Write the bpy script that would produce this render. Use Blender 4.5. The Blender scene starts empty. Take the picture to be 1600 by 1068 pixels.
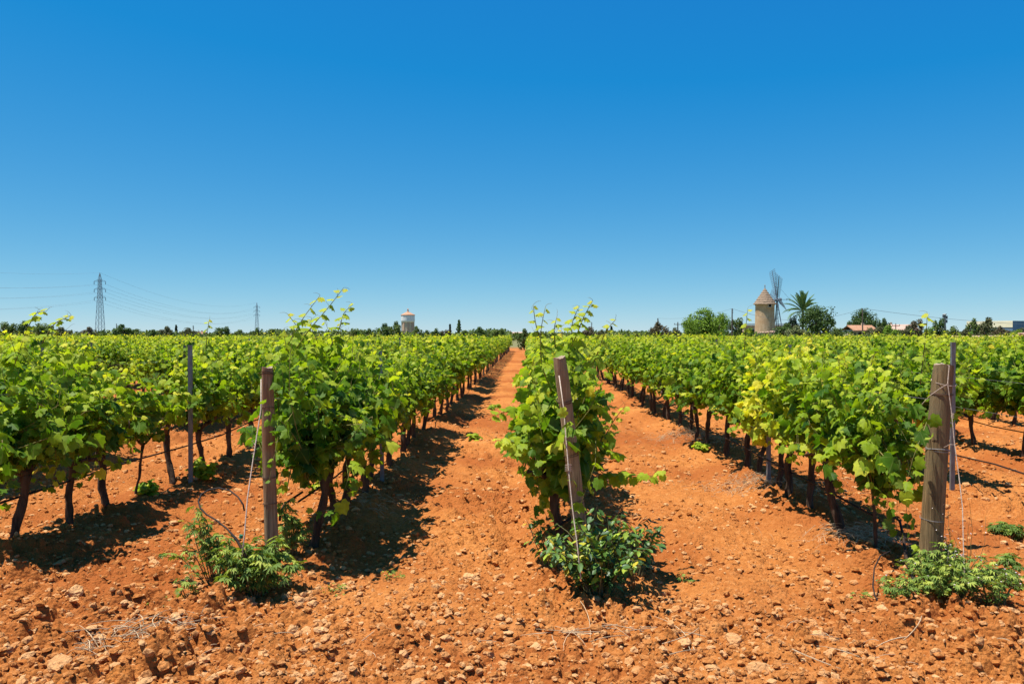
import bpy, math, random
import numpy as np
from mathutils import Vector, Matrix, Euler

# ------------------------------------------------------------------ camera, sky, sun, exposure
scn = bpy.context.scene
COL = scn.collection
F, CX, CY, H = 1244.0, 824.0, 520.0, 1.70       # focal length in px of the 1600 px photograph, vanishing point of the rows, eye height
cam_d = bpy.data.cameras.new('camera'); cam_d.sensor_width = 36.0; cam_d.lens = 28.0
cam_d.clip_start = 0.05; cam_d.clip_end = 20000
cam = bpy.data.objects.new('camera', cam_d); COL.objects.link(cam)
cam.location = (0, 0, H)
cam.rotation_euler = (math.radians(90) - math.atan(14.0 / F), 0, math.atan(24.0 / F))
scn.camera = cam

SUN_EL, SUN_AZ = 71.5, -101.0                     # azimuth from +Y (the way the rows run) towards +X
world = bpy.data.worlds.new('World'); scn.world = world; world.use_nodes = True
wt = world.node_tree; wt.nodes.clear()
w_out = wt.nodes.new('ShaderNodeOutputWorld'); w_bg = wt.nodes.new('ShaderNodeBackground')
w_sky = wt.nodes.new('ShaderNodeTexSky'); w_sky.sky_type = 'NISHITA'; w_sky.sun_disc = False
w_sky.sun_elevation = math.radians(SUN_EL); w_sky.sun_rotation = math.radians(SUN_AZ)
w_sky.altitude = 0; w_sky.air_density = 0.6; w_sky.dust_density = 0.0; w_sky.ozone_density = 6.0
# the photograph's deep, polarised blue: the same tone curve on the whole sky, channel by channel
w_sep = wt.nodes.new('ShaderNodeSeparateColor'); w_com = wt.nodes.new('ShaderNodeCombineColor'); wt.links.new(w_sky.outputs[0], w_sep.inputs[0])
def w_math(op, src, val):
    n = wt.nodes.new('ShaderNodeMath'); n.operation = op; wt.links.new(src, n.inputs[0]); n.inputs[1].default_value = val; return n.outputs[0]
wt.links.new(w_math('MAXIMUM', w_math('MULTIPLY', w_math('SUBTRACT', w_sep.outputs[0], 0.76), 0.77), 0.09), w_com.inputs[0])
wt.links.new(w_math('MULTIPLY', w_math('POWER', w_sep.outputs[1], 0.71), 1.32), w_com.inputs[1])
wt.links.new(w_math('MULTIPLY', w_math('POWER', w_sep.outputs[2], 0.27), 3.42), w_com.inputs[2])
w_bg.inputs['Strength'].default_value = 0.08
wt.links.new(w_com.outputs[0], w_bg.inputs['Color'])
wt.links.new(w_bg.outputs[0], w_out.inputs['Surface'])

sun_d = bpy.data.lights.new('sun', 'SUN'); sun_d.energy = 5.0; sun_d.angle = math.radians(0.53); sun_d.color = (1.0, 0.955, 0.88)
sun = bpy.data.objects.new('sun', sun_d); COL.objects.link(sun)
_e, _a = math.radians(SUN_EL), math.radians(SUN_AZ)
to_sun = Vector((math.cos(_e) * math.sin(_a), math.cos(_e) * math.cos(_a), math.sin(_e)))
sun.rotation_euler = to_sun.to_track_quat('Z', 'Y').to_euler(); sun.location = to_sun * 60

scn.view_settings.view_transform = 'Standard'; scn.view_settings.look = 'None'
scn.view_settings.exposure = 0.76; scn.view_settings.gamma = 1.0; scn.view_settings.use_curve_mapping = False

# ------------------------------------------------------------------ helpers
rng = np.random.default_rng(7)

def P(px, py, Y):
    """a point at depth Y seen at pixel (px, py) of the photograph"""
    return Vector(((px - CX) / F * Y, Y, H - (py - CY) / F * Y))

def X(px, Y): return (px - CX) / F * Y

def _hash(ix, iy, s):
    h = (ix.astype(np.int64) * 374761393 + iy.astype(np.int64) * 668265263 + s * 974634577) & 0xFFFFFFFF
    h = ((h ^ (h >> 13)) * 1274126177) & 0xFFFFFFFF
    h = ((h ^ (h >> 16)) * 2246822519) & 0xFFFFFFFF
    return ((h ^ (h >> 15)) & 0xFFFFFF) / float(0xFFFFFF)

def vnoise(x, y, s=0):
    ix, iy = np.floor(x), np.floor(y); fx, fy = x - ix, y - iy
    fx = fx * fx * fx * (fx * (fx * 6 - 15) + 10); fy = fy * fy * fy * (fy * (fy * 6 - 15) + 10)
    a, b = _hash(ix, iy, s), _hash(ix + 1, iy, s); c, d = _hash(ix, iy + 1, s), _hash(ix + 1, iy + 1, s)
    return (a + (b - a) * fx) * (1 - fy) + (c + (d - c) * fx) * fy - 0.5

def fbm(x, y, s=0, oct=4, gain=0.5):
    v = 0; a = 1.0; f = 1.0
    for k in range(oct):
        v = v + a * vnoise(x * f + 17.3 * k, y * f - 9.1 * k, s + k); a *= gain; f *= 2.03
    return v

def clods(x, y, cell, s):
    """half-sunk lumps of earth: domes on a jittered grid"""
    u, v = x / cell, y / cell; iu, iv = np.floor(u), np.floor(v); best = np.zeros_like(u)
    for a in (-1, 0, 1):
        for b in (-1, 0, 1):
            cu, cv = iu + a, iv + b
            px, py = cu + _hash(cu, cv, s), cv + _hash(cu, cv, s + 1)
            r = 0.2 + 0.5 * _hash(cu, cv, s + 2) ** 2
            asp = 0.6 + 0.8 * _hash(cu, cv, s + 3)
            d2 = ((u - px) * asp) ** 2 + ((v - py) / asp) ** 2
            best = np.maximum(best, np.sqrt(np.maximum(0, r * r - d2)) * (0.6 + 0.6 * _hash(cu, cv, s + 4)))
    return best * cell

def link(o, parent=None):
    COL.objects.link(o)
    if parent is not None: o.parent = parent
    return o

def tag(o, label=None, category=None, group=None, kind=None):
    if label: o['label'] = label
    if category: o['category'] = category
    if group: o['group'] = group
    if kind: o['kind'] = kind
    return o

def empty(name, loc, label=None, category=None, group=None):
    o = bpy.data.objects.new(name, None); o.location = loc; o.empty_display_size = 0.1
    link(o); return tag(o, label, category, group)

def obj(name, me, mat=None, parent=None, loc=(0, 0, 0)):
    o = bpy.data.objects.new(name, me); o.location = loc
    if mat is not None and len(me.materials) == 0:
        for m in (mat if isinstance(mat, (list, tuple)) else [mat]): me.materials.append(m)
    return link(o, parent)

class G:
    """collects triangles: vertices, faces, a tint per vertex, a uv per vertex, a material index per face"""
    def __init__(s): s.V, s.T, s.C, s.U, s.M, s.n = [], [], [], [], [], 0
    def add(s, V, T, tint=0.5, uv=None, mi=0):
        V = np.asarray(V, float).reshape(-1, 3); T = np.asarray(T, int).reshape(-1, 3)
        s.V.append(V); s.T.append(T + s.n); s.n += len(V)
        s.C.append(np.broadcast_to(np.asarray(tint, float), (len(V),)) if np.ndim(tint) == 0 else np.asarray(tint, float))
        s.U.append(np.zeros((len(V), 2)) if uv is None else np.asarray(uv, float)); s.M.append(np.full(len(T), mi, np.int32))
    def quad(s, a, b, c, d, tint=0.5, mi=0): s.add([a, b, c, d], [[0, 1, 2], [0, 2, 3]], tint, mi=mi)
    def box(s, c, size, rz=0.0, tint=0.5, mi=0):
        hx, hy, hz = [q / 2 for q in size]
        v = np.array([[x, y, z] for x in (-hx, hx) for y in (-hy, hy) for z in (-hz, hz)])
        cs, sn = math.cos(rz), math.sin(rz)
        v = np.stack([v[:, 0] * cs - v[:, 1] * sn, v[:, 0] * sn + v[:, 1] * cs, v[:, 2]], 1) + np.array(c)
        q = [(0, 1, 3, 2), (4, 6, 7, 5), (0, 4, 5, 1), (2, 3, 7, 6), (0, 2, 6, 4), (1, 5, 7, 3)]
        s.add(v, [t for (a, b, c_, d) in q for t in ((a, b, c_), (a, c_, d))], tint, mi=mi)
    def tube(s, pts, rad, seg=6, tint=0.5, mi=0, cap=True):
        pts = [Vector(p) for p in pts]; n = len(pts)
        rad = [rad] * n if np.ndim(rad) == 0 else list(rad)
        V, T = [], []; ref = None
        for i, p in enumerate(pts):
            t = (pts[min(i + 1, n - 1)] - pts[max(i - 1, 0)]).normalized()
            if ref is None:
                ref = t.orthogonal().normalized()
            ref = (ref - t * ref.dot(t)); ref = ref.normalized() if ref.length > 1e-6 else t.orthogonal().normalized()
            b = t.cross(ref)
            for k in range(seg):
                a = 2 * math.pi * k / seg
                V.append(p + (ref * math.cos(a) + b * math.sin(a)) * rad[i])
        for i in range(n - 1):
            for k in range(seg):
                a, b_ = i * seg + k, i * seg + (k + 1) % seg
                T += [(a, b_, b_ + seg), (a, b_ + seg, a + seg)]
        if cap:
            V += [pts[0], pts[-1]]; c0, c1 = n * seg, n * seg + 1
            for k in range(seg):
                T += [(c0, (k + 1) % seg, k), (c1, (n - 1) * seg + k, (n - 1) * seg + (k + 1) % seg)]
        s.add(V, T, tint, mi=mi)
    def lathe(s, prof, seg=32, tint=0.5, mi=0, jit=0.0, rr=None, c=(0, 0, 0)):
        V, T = [], []
        for i, (r, z) in enumerate(prof):
            for k in range(seg):
                a = 2 * math.pi * k / seg; q = r * (1 + (rr.uniform(-jit, jit) if rr and jit else 0))
                V.append((c[0] + q * math.cos(a), c[1] + q * math.sin(a), c[2] + z))
        for i in range(len(prof) - 1):
            for k in range(seg):
                a, b = i * seg + k, i * seg + (k + 1) % seg
                T += [(a, b, b + seg), (a, b + seg, a + seg)]
        s.add(V, T, tint, mi=mi)
    def mesh(s, name, mats=None, smooth=False):
        V = np.concatenate(s.V).astype(np.float32); T = np.concatenate(s.T).astype(np.int32)
        me = bpy.data.meshes.new(name)
        me.vertices.add(len(V)); me.vertices.foreach_set('co', V.ravel())
        me.loops.add(T.size); me.loops.foreach_set('vertex_index', T.ravel())
        me.polygons.add(len(T)); me.polygons.foreach_set('loop_start', np.arange(0, T.size, 3, dtype=np.int32))
        me.polygons.foreach_set('loop_total', np.full(len(T), 3, np.int32))
        me.polygons.foreach_set('material_index', np.concatenate(s.M))
        me.polygons.foreach_set('use_smooth', np.full(len(T), bool(smooth)))
        me.update(calc_edges=True)
        at = me.attributes.new('tint', 'FLOAT', 'POINT'); at.data.foreach_set('value', np.concatenate(s.C).astype(np.float32))
        uv = me.uv_layers.new(name='UVMap'); uv.data.foreach_set('uv', np.concatenate(s.U).astype(np.float32)[T.ravel()].ravel())
        for m in (mats if isinstance(mats, (list, tuple)) else [mats] if mats else []): me.materials.append(m)
        return me

# ------------------------------------------------------------------ materials
def material(name):
    m = bpy.data.materials.new(name); m.use_nodes = True; nt = m.node_tree
    return m, nt, nt.nodes['Principled BSDF'], nt.nodes['Material Output']

def N(nt, t, **kw):
    n = nt.nodes.new(t)
    for k, v in kw.items():
        if k in n.inputs: n.inputs[k].default_value = v
        else: setattr(n, k, v)
    return n

def ramp(nt, fac, stops):
    r = nt.nodes.new('ShaderNodeValToRGB'); e = r.color_ramp.elements
    while len(e) < len(stops): e.new(0.5)
    for i, (p, c) in enumerate(stops): e[i].position = p; e[i].color = (*c, 1)
    if fac is not None: nt.links.new(fac, r.inputs[0])
    return r.outputs[0]

def leaf_mat(name, stops, trans=0.48, rough=0.55, spec=0.16, under=0.30, veins=True, tcol=(1.35, 1.40, 0.45)):
    m, nt, bs, out = material(name); L = nt.links.new
    at = N(nt, 'ShaderNodeAttribute', attribute_name='tint')
    oi = N(nt, 'ShaderNodeObjectInfo')
    mm = N(nt, 'ShaderNodeMath', operation='MULTIPLY_ADD'); L(oi.outputs['Random'], mm.inputs[0]); mm.inputs[1].default_value = 0.10
    L(at.outputs['Fac'], mm.inputs[2])
    sb = N(nt, 'ShaderNodeMath', operation='SUBTRACT'); L(mm.outputs[0], sb.inputs[0]); sb.inputs[1].default_value = 0.05
    col = ramp(nt, sb.outputs[0], stops)
    no = N(nt, 'ShaderNodeTexNoise', Scale=28.0); geo = N(nt, 'ShaderNodeNewGeometry'); L(geo.outputs['Position'], no.inputs['Vector'])
    mr = N(nt, 'ShaderNodeMapRange'); L(no.outputs['Fac'], mr.inputs[0])
    mr.inputs[1].default_value = .25; mr.inputs[2].default_value = .75; mr.inputs[3].default_value = 0.8; mr.inputs[4].default_value = 1.2
    mx = N(nt, 'ShaderNodeMix', data_type='RGBA', blend_type='MULTIPLY'); mx.inputs[0].default_value = 1
    L(col, mx.inputs[6]); L(mr.outputs[0], mx.inputs[7]); col = mx.outputs[2]
    if veins:     # pale ribs fanning out from the stalk
        uv = N(nt, 'ShaderNodeUVMap'); sp = N(nt, 'ShaderNodeSeparateXYZ'); L(uv.outputs[0], sp.inputs[0])
        an = N(nt, 'ShaderNodeMath', operation='ARCTAN2'); L(sp.outputs[0], an.inputs[0]); L(sp.outputs[1], an.inputs[1])
        s1 = N(nt, 'ShaderNodeMath', operation='MULTIPLY'); L(an.outputs[0], s1.inputs[0]); s1.inputs[1].default_value = 6.2
        s2 = N(nt, 'ShaderNodeMath', operation='COSINE'); L(s1.outputs[0], s2.inputs[0])
        s3 = N(nt, 'ShaderNodeMapRange'); L(s2.outputs[0], s3.inputs[0]); s3.inputs[1].default_value = 0.93; s3.inputs[2].default_value = 1.0; s3.inputs[4].default_value = 0.35
        vm = N(nt, 'ShaderNodeMix', data_type='RGBA'); L(s3.outputs[0], vm.inputs[0]); L(col, vm.inputs[6]); vm.inputs[7].default_value = (0.30, 0.36, 0.10, 1)
        col = vm.outputs[2]
    un = N(nt, 'ShaderNodeMix', data_type='RGBA'); bf = N(nt, 'ShaderNodeMath', operation='MULTIPLY'); L(geo.outputs['Backfacing'], bf.inputs[0]); bf.inputs[1].default_value = under
    L(bf.outputs[0], un.inputs[0]); L(col, un.inputs[6]); un.inputs[7].default_value = (0.24, 0.30, 0.13, 1)
    L(un.outputs[2], bs.inputs['Base Color']); bs.inputs['Roughness'].default_value = rough; bs.inputs['Specular IOR Level'].default_value = spec
    tr = N(nt, 'ShaderNodeBsdfTranslucent'); tm = N(nt, 'ShaderNodeMix', data_type='RGBA', blend_type='MULTIPLY'); tm.inputs[0].default_value = 1
    L(col, tm.inputs[6]); tm.inputs[7].default_value = (*tcol, 1); L(tm.outputs[2], tr.inputs['Color'])
    ms = N(nt, 'ShaderNodeMixShader'); ms.inputs[0].default_value = trans
    L(bs.outputs[0], ms.inputs[1]); L(tr.outputs[0], ms.inputs[2]); L(ms.outputs[0], out.inputs['Surface'])
    return m

def grain_mat(name, c1, c2, scale=8.0, stretch=(1, 1, 1), rough=0.85, bump=0.3, spec=0.2, detail=6.0, c3=None, c3scale=1.5, bdist=0.02, metallic=0.0):
    """two colours broken up by noise, with relief; c3 adds larger patches"""
    m, nt, bs, out = material(name); L = nt.links.new
    tc = N(nt, 'ShaderNodeTexCoord'); mp = N(nt, 'ShaderNodeMapping'); mp.inputs['Scale'].default_value = stretch
    L(tc.outputs['Object'], mp.inputs['Vector'])
    no = N(nt, 'ShaderNodeTexNoise', Scale=scale, Detail=detail, Roughness=0.65); L(mp.outputs[0], no.inputs['Vector'])
    col = ramp(nt, no.outputs['Fac'], [(0.32, c1), (0.68, c2)])
    if c3 is not None:
        n3 = N(nt, 'ShaderNodeTexNoise', Scale=c3scale, Detail=4.0); L(tc.outputs['Object'], n3.inputs['Vector'])
        r3 = ramp(nt, n3.outputs['Fac'], [(0.45, (0, 0, 0)), (0.65, (1, 1, 1))])
        mx = N(nt, 'ShaderNodeMix', data_type='RGBA'); L(r3, mx.inputs[0]); L(col, mx.inputs[6]); mx.inputs[7].default_value = (*c3, 1); col = mx.outputs[2]
    L(col, bs.inputs['Base Color']); bs.inputs['Roughness'].default_value = rough; bs.inputs['Specular IOR Level'].default_value = spec
    bs.inputs['Metallic'].default_value = metallic
    if bump:
        bp = N(nt, 'ShaderNodeBump', Strength=bump, Distance=bdist); L(no.outputs['Fac'], bp.inputs['Height']); L(bp.outputs[0], bs.inputs['Normal'])
    return m

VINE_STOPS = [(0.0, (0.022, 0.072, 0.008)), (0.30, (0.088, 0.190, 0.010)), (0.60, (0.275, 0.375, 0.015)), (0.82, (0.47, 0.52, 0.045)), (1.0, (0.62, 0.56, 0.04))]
M_VINE = leaf_mat('vine_leaf', VINE_STOPS)
M_WEED = leaf_mat('weed_leaf', [(0.0, (0.06, 0.115, 0.022)), (0.5, (0.165, 0.25, 0.042)), (1.0, (0.40, 0.44, 0.08))], trans=0.25, veins=False, under=0.3)
M_ROSE = leaf_mat('rose_leaf', [(0.0, (0.030, 0.080, 0.020)), (0.5, (0.105, 0.20, 0.028)), (0.8, (0.32, 0.40, 0.035)), (1.0, (0.52, 0.34, 0.03))], trans=0.2, rough=0.44, spec=0.35, veins=False, under=0.3)
M_TREE = {}
for k, a, b in (('dark', (0.022, 0.050, 0.012), (0.095, 0.155, 0.03)), ('green', (0.04, 0.10, 0.010), (0.24, 0.37, 0.03)), ('mid', (0.034, 0.066, 0.014), (0.15, 0.205, 0.04)),
                ('olive', (0.045, 0.055, 0.020), (0.13, 0.135, 0.055)), ('brown', (0.05, 0.042, 0.022), (0.15, 0.12, 0.065)), ('pale', (0.09, 0.11, 0.04), (0.24, 0.27, 0.12)), ('cypress', (0.008, 0.022, 0.012), (0.03, 0.055, 0.022)),
                ('palm', (0.06, 0.12, 0.04), (0.17, 0.28, 0.09))):
    M_TREE[k] = leaf_mat('tree_leaf_' + k, [(0.0, a), (1.0, b)], trans=0.22, veins=False, under=0.15, tcol=(1.2, 1.15, 0.6))
M_STEM = grain_mat('green_stem', (0.13, 0.16, 0.03), (0.22, 0.15, 0.06), 20, bump=0)
M_WEEDSTEM = grain_mat('weed_stem', (0.10, 0.13, 0.04), (0.17, 0.12, 0.06), 20, bump=0)
M_BARK = grain_mat('vine_bark', (0.028, 0.018, 0.012), (0.13, 0.085, 0.055), 22, (1, 1, 0.22), bump=0.9, rough=0.95, bdist=0.03)
M_TRUNK = grain_mat('tree_bark', (0.06, 0.045, 0.03), (0.16, 0.12, 0.08), 3, (1, 1, 0.3), bump=0.6)
M_WOOD_M = grain_mat('grey_post_wood', (0.115, 0.075, 0.040), (0.50, 0.36, 0.21), 85, (1, 1, 0.035), bump=0.9, c3=(0.27, 0.18, 0.10), c3scale=4, bdist=0.008, detail=8)
M_WOOD = grain_mat('weathered_post_wood', (0.085, 0.052, 0.026), (0.42, 0.30, 0.175), 85, (1, 1, 0.035), bump=0.9, detail=8, c3=(0.24, 0.125, 0.06), c3scale=4, bdist=0.012)
M_WOOD_R = grain_mat('greenish_post_wood', (0.065, 0.042, 0.018), (0.32, 0.215, 0.10), 70, (1, 1, 0.035), bump=0.9, detail=8, c3=(0.16, 0.12, 0.06), c3scale=3, bdist=0.012)
M_WOODTOP = grain_mat('post_end_grain', (0.20, 0.14, 0.085), (0.42, 0.32, 0.22), 40, bump=0.4)
M_STAKE = grain_mat('galvanised_stake', (0.10, 0.108, 0.115), (0.19, 0.20, 0.205), 30, (1, 1, 0.2), rough=0.5, bump=0.1, spec=0.5, c3=(0.12, 0.112, 0.10), c3scale=9, metallic=0.0)
M_WIRE = grain_mat('wire', (0.16, 0.15, 0.14), (0.30, 0.28, 0.26), 40, rough=0.45, bump=0, spec=0.5)
M_RUST = grain_mat('rusty_wire', (0.05, 0.03, 0.02), (0.14, 0.08, 0.05), 60, rough=0.8, bump=0)
M_TWINE = grain_mat('twine', (0.30, 0.22, 0.16), (0.55, 0.45, 0.36), 90, rough=0.9, bump=0.3)
M_HOSE = grain_mat('black_hose', (0.012, 0.011, 0.011), (0.026, 0.021, 0.018), 15, rough=0.6, bump=0.05, spec=0.15, c3=(0.045, 0.026, 0.016), c3scale=6)
M_STRAW = grain_mat('dry_straw', (0.36, 0.25, 0.14), (0.62, 0.48, 0.30), 12, bump=0)
M_GREENCLIP = grain_mat('green_clip', (0.02, 0.14, 0.08), (0.03, 0.2, 0.11), 20, bump=0)

# red earth: colour follows clumps, pale grit, dust and shade painted into the hollows; the relief itself is in the mesh, finer relief here
def soil_mat(name, with_tint):
    m, nt, bs, out = material(name); L = nt.links.new
    geo = N(nt, 'ShaderNodeNewGeometry')
    n1 = N(nt, 'ShaderNodeTexNoise', Scale=1.1, Detail=5.0, Roughness=0.6); n2 = N(nt, 'ShaderNodeTexNoise', Scale=26.0, Detail=8.0, Roughness=0.72)
    n3 = N(nt, 'ShaderNodeTexVoronoi', Scale=46.0); n4 = N(nt, 'ShaderNodeTexNoise', Scale=7.0, Detail=6.0, Roughness=0.7)
    for n in (n1, n2, n3, n4): L(geo.outputs['Position'], n.inputs['Vector'])
    a = ramp(nt, n1.outputs['Fac'], [(0.30, (0.36, 0.112, 0.023)), (0.55, (0.45, 0.163, 0.038)), (0.75, (0.53, 0.225, 0.066))])
    b = ramp(nt, n2.outputs['Fac'], [(0.28, (0.20, 0.046, 0.009)), (0.52, (0.47, 0.172, 0.041)), (0.72, (0.66, 0.32, 0.115))])  # dark stop: redder earth, plus tiny shadows painted into the hollows
    mx = N(nt, 'ShaderNodeMix', data_type='RGBA'); mx.inputs[0].default_value = 0.55; L(a, mx.inputs[6]); L(b, mx.inputs[7]); col = mx.outputs[2]
    r4 = ramp(nt, n4.outputs['Fac'], [(0.56, (0, 0, 0)), (0.72, (1, 1, 1))])
    m4 = N(nt, 'ShaderNodeMix', data_type='RGBA'); f4 = N(nt, 'ShaderNodeMath', operation='MULTIPLY'); L(r4, f4.inputs[0]); f4.inputs[1].default_value = 0.55
    L(f4.outputs[0], m4.inputs[0]); L(col, m4.inputs[6]); m4.inputs[7].default_value = (0.64, 0.30, 0.105, 1); col = m4.outputs[2]
    if not with_tint:
        n5 = N(nt, 'ShaderNodeTexNoise', Scale=0.45, Detail=3.0); L(geo.outputs['Position'], n5.inputs['Vector'])
        r5 = ramp(nt, n5.outputs['Fac'], [(0.42, (0, 0, 0)), (0.60, (0.85, 0.85, 0.85))]); m5 = N(nt, 'ShaderNodeMix', data_type='RGBA'); L(r5, m5.inputs[0]); L(col, m5.inputs[6]); m5.inputs[7].default_value = (0.31, 0.086, 0.019, 1); col = m5.outputs[2]
        sp = N(nt, 'ShaderNodeSeparateXYZ'); L(geo.outputs['Position'], sp.inputs[0]); md = N(nt, 'ShaderNodeMapRange'); L(sp.outputs[1], md.inputs[0]); md.inputs[1].default_value = 84; md.inputs[2].default_value = 100
        m6 = N(nt, 'ShaderNodeMix', data_type='RGBA'); L(md.outputs[0], m6.inputs[0]); L(col, m6.inputs[6]); m6.inputs[7].default_value = (0.17, 0.16, 0.07, 1); col = m6.outputs[2]
    if with_tint:
        at = N(nt, 'ShaderNodeAttribute', attribute_name='tint')
        pale = ramp(nt, n2.outputs['Fac'], [(0.3, (0.56, 0.27, 0.10)), (0.7, (0.72, 0.43, 0.20))])
        mt = N(nt, 'ShaderNodeMix', data_type='RGBA'); L(at.outputs['Fac'], mt.inputs[0]); L(col, mt.inputs[6]); L(pale, mt.inputs[7]); col = mt.outputs[2]
    L(col, bs.inputs['Base Color']); bs.inputs['Roughness'].default_value = 0.95; bs.inputs['Specular IOR Level'].default_value = 0.1
    ad = N(nt, 'ShaderNodeMath', operation='MULTIPLY_ADD'); L(n3.outputs['Distance'], ad.inputs[0]); ad.inputs[1].default_value = -0.5; L(n2.outputs['Fac'], ad.inputs[2])
    bp = N(nt, 'ShaderNodeBump', Strength=0.9, Distance=0.03); L(ad.outputs[0], bp.inputs['Height']); L(bp.outputs[0], bs.inputs['Normal'])
    return m
M_SOIL = soil_mat('red_earth', False)
M_GRIT = soil_mat('earth_clods', True)

# ------------------------------------------------------------------ the ground
ROWS = {0: 0.38, -1: -1.70, -2: -3.86, 1: 2.60, 2: 4.55, 3: 6.45}
for k in range(3, 34): ROWS[-k] = -3.86 - 2.15 * (k - 2)
for k in range(4, 34): ROWS[k] = 6.45 + 2.12 * (k - 3)
ROW_X = np.array(sorted(ROWS.values()))
ROW_Y0, ROW_Y1 = 5.5, 74.0

def ground_low(x, y):
    x = np.asarray(x, float); y = np.asarray(y, float)
    i = np.clip(np.searchsorted(ROW_X, x), 1, len(ROW_X) - 1)
    d = np.minimum(np.abs(x - ROW_X[i - 1]), np.abs(ROW_X[i] - x))
    inrow = 1 / (1 + np.exp(-(y - 5.3) * 4)) * (y < 78)
    h = 0.07 * np.exp(-(d / 0.42) ** 2) * inrow
    h = h + 0.045 * vnoise(x * 0.8 + 5, y * 0.8, 3) + 0.03 * vnoise(x * 2.1, y * 2.1, 4)
    mid = np.abs(x - (ROW_X[i - 1] + ROW_X[i]) / 2)
    h = h - inrow * (0.065 * np.exp(-((mid - 0.52) / 0.15) ** 2) - 0.02 * np.exp(-(mid / 0.2) ** 2)) * (0.6 + 0.8 * vnoise(x * 0.4, y * 0.5, 8))
    return h * (1 / (1 + (y / 60.0) ** 4))

def gz(x, y): return float(ground_low(np.array([x]), np.array([y]))[0])

def ground_detail(x, y):
    i = np.clip(np.searchsorted(ROW_X, x), 1, len(ROW_X) - 1)
    d = np.minimum(np.abs(x - ROW_X[i - 1]), np.abs(ROW_X[i] - x))
    rough = np.clip(0.75 + 1.3 * fbm(x * 0.9, y * 0.9, 31, 3) + 0.35 * np.exp(-(d / 0.5) ** 2) + 0.45 * (y < 4.9) - 0.35 * np.exp(-((np.abs(x - (ROW_X[i - 1] + ROW_X[i]) / 2) - 0.52) / 0.2) ** 2), 0.45, 1.9)
    fade = 1 / (1 + (y / 40.0) ** 2)
    h = 0.020 * fbm(x * 5, y * 5, 11, 4, 0.6) + 0.014 * fbm(x * 22, y * 22, 15, 3, 0.6)
    h = h + rough * (0.50 * clods(x, y, 0.19, 51) * (vnoise(x * 1.7, y * 1.7, 9) > -0.12) + 0.75 * clods(x, y, 0.07, 61) + 0.75 * clods(x, y, 0.033, 71))
    return h * fade

ys = np.concatenate([[-60, -25, -10, -4, -1, 1, 2, 2.8, 3.2], 1 / np.linspace(1 / 3.45, 1 / 75.0, 470), [82, 95, 115, 140, 180, 240, 330, 480, 700, 1100, 1800, 3000, 6000]])
ts = np.concatenate([[-9, -5, -3, -2, -1.45, -1.15], np.linspace(-1, 1, 620), [1.15, 1.45, 2, 3, 5, 9]])
gy = np.repeat(ys[:, None], len(ts), 1); gw = np.maximum(0.74 * ys + 0.9, 3.3)[:, None]
gx = ts[None, :] * gw + 0.02 * gw
z = ground_low(gx, gy) + ground_detail(gx, gy) * (gy > 2.5) * (gy < 76)
nr, nc = gx.shape
idx = np.arange(nr * nc).reshape(nr, nc)
q = np.stack([idx[:-1, :-1], idx[:-1, 1:], idx[1:, 1:], idx[1:, :-1]], -1).reshape(-1, 4)
g = G(); g.add(np.stack([gx, gy, z], -1).reshape(-1, 3), np.concatenate([q[:, [0, 1, 2]], q[:, [0, 2, 3]]]))
tag(obj('ground', g.mesh('ground', M_SOIL, smooth=True)), 'red stony earth of the vineyard with bare alleys between the rows', None, None, 'structure')

def ico(sub=0):
    t = (1 + 5 ** 0.5) / 2
    v = np.array([(-1, t, 0), (1, t, 0), (-1, -t, 0), (1, -t, 0), (0, -1, t), (0, 1, t), (0, -1, -t), (0, 1, -t), (t, 0, -1), (t, 0, 1), (-t, 0, -1), (-t, 0, 1)], float)
    f = [(0, 11, 5), (0, 5, 1), (0, 1, 7), (0, 7, 10), (0, 10, 11), (1, 5, 9), (5, 11, 4), (11, 10, 2), (10, 7, 6), (7, 1, 8), (3, 9, 4), (3, 4, 2), (3, 2, 6), (3, 6, 8), (3, 8, 9), (4, 9, 5), (2, 4, 11), (6, 2, 10), (8, 6, 7), (9, 8, 1)]
    v = [tuple(a / np.linalg.norm(a)) for a in v]
    for _ in range(sub):
        mid = {}; nf = []
        def m(a, b):
            k = (min(a, b), max(a, b))
            if k not in mid:
                p = np.array(v[a]) + np.array(v[b]); v.append(tuple(p / np.linalg.norm(p))); mid[k] = len(v) - 1
            return mid[k]
        for a, b, c in f:
            ab, bc, ca = m(a, b), m(b, c), m(c, a); nf += [(a, ab, ca), (b, bc, ab), (c, ca, bc), (ab, bc, ca)]
        f = nf
    return np.array(v), np.array(f)

# loose grit and small clods: too many and too small to pick apart
def scatter_in_view(n, y0, y1, r):
    """points spread evenly over the picture's ground, then thinned towards the distance"""
    u = r.random(n); y = 1 / (1 / y0 + u * (1 / y1 - 1 / y0)); x = (r.random(n) * 2 - 1) * (0.70 * y + 0.6) + 0.02 * y
    return x, y
IV, IF = ico(0)
NP = 34000
r1 = np.random.default_rng(11)
px, py = scatter_in_view(NP, 3.5, 20.0, r1)
keep = (fbm(px * 1.2, py * 1.2, 81, 3) + 0.35 * (py < 4.9) + r1.random(NP) * 0.5) > 0.03
px, py = px[keep], py[keep]; n = len(px)
siz = (0.005 + 0.020 * r1.random(n) ** 2.6) * (1 + 0.35 * (py > 8))
sc = siz[:, None] * (0.6 + 0.8 * r1.random((n, 3))) * np.array([1.15, 1.15, 0.75])
V = IV[None] * (1 + 0.5 * (r1.random((n, 12, 1)) - 0.5)) * sc[:, None, :]
an = r1.random(n) * 6.283; cs, sn = np.cos(an)[:, None], np.sin(an)[:, None]
V = np.stack([V[..., 0] * cs - V[..., 1] * sn, V[..., 0] * sn + V[..., 1] * cs, V[..., 2]], -1)
pz = ground_low(px, py) + ground_detail(px, py)
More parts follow.
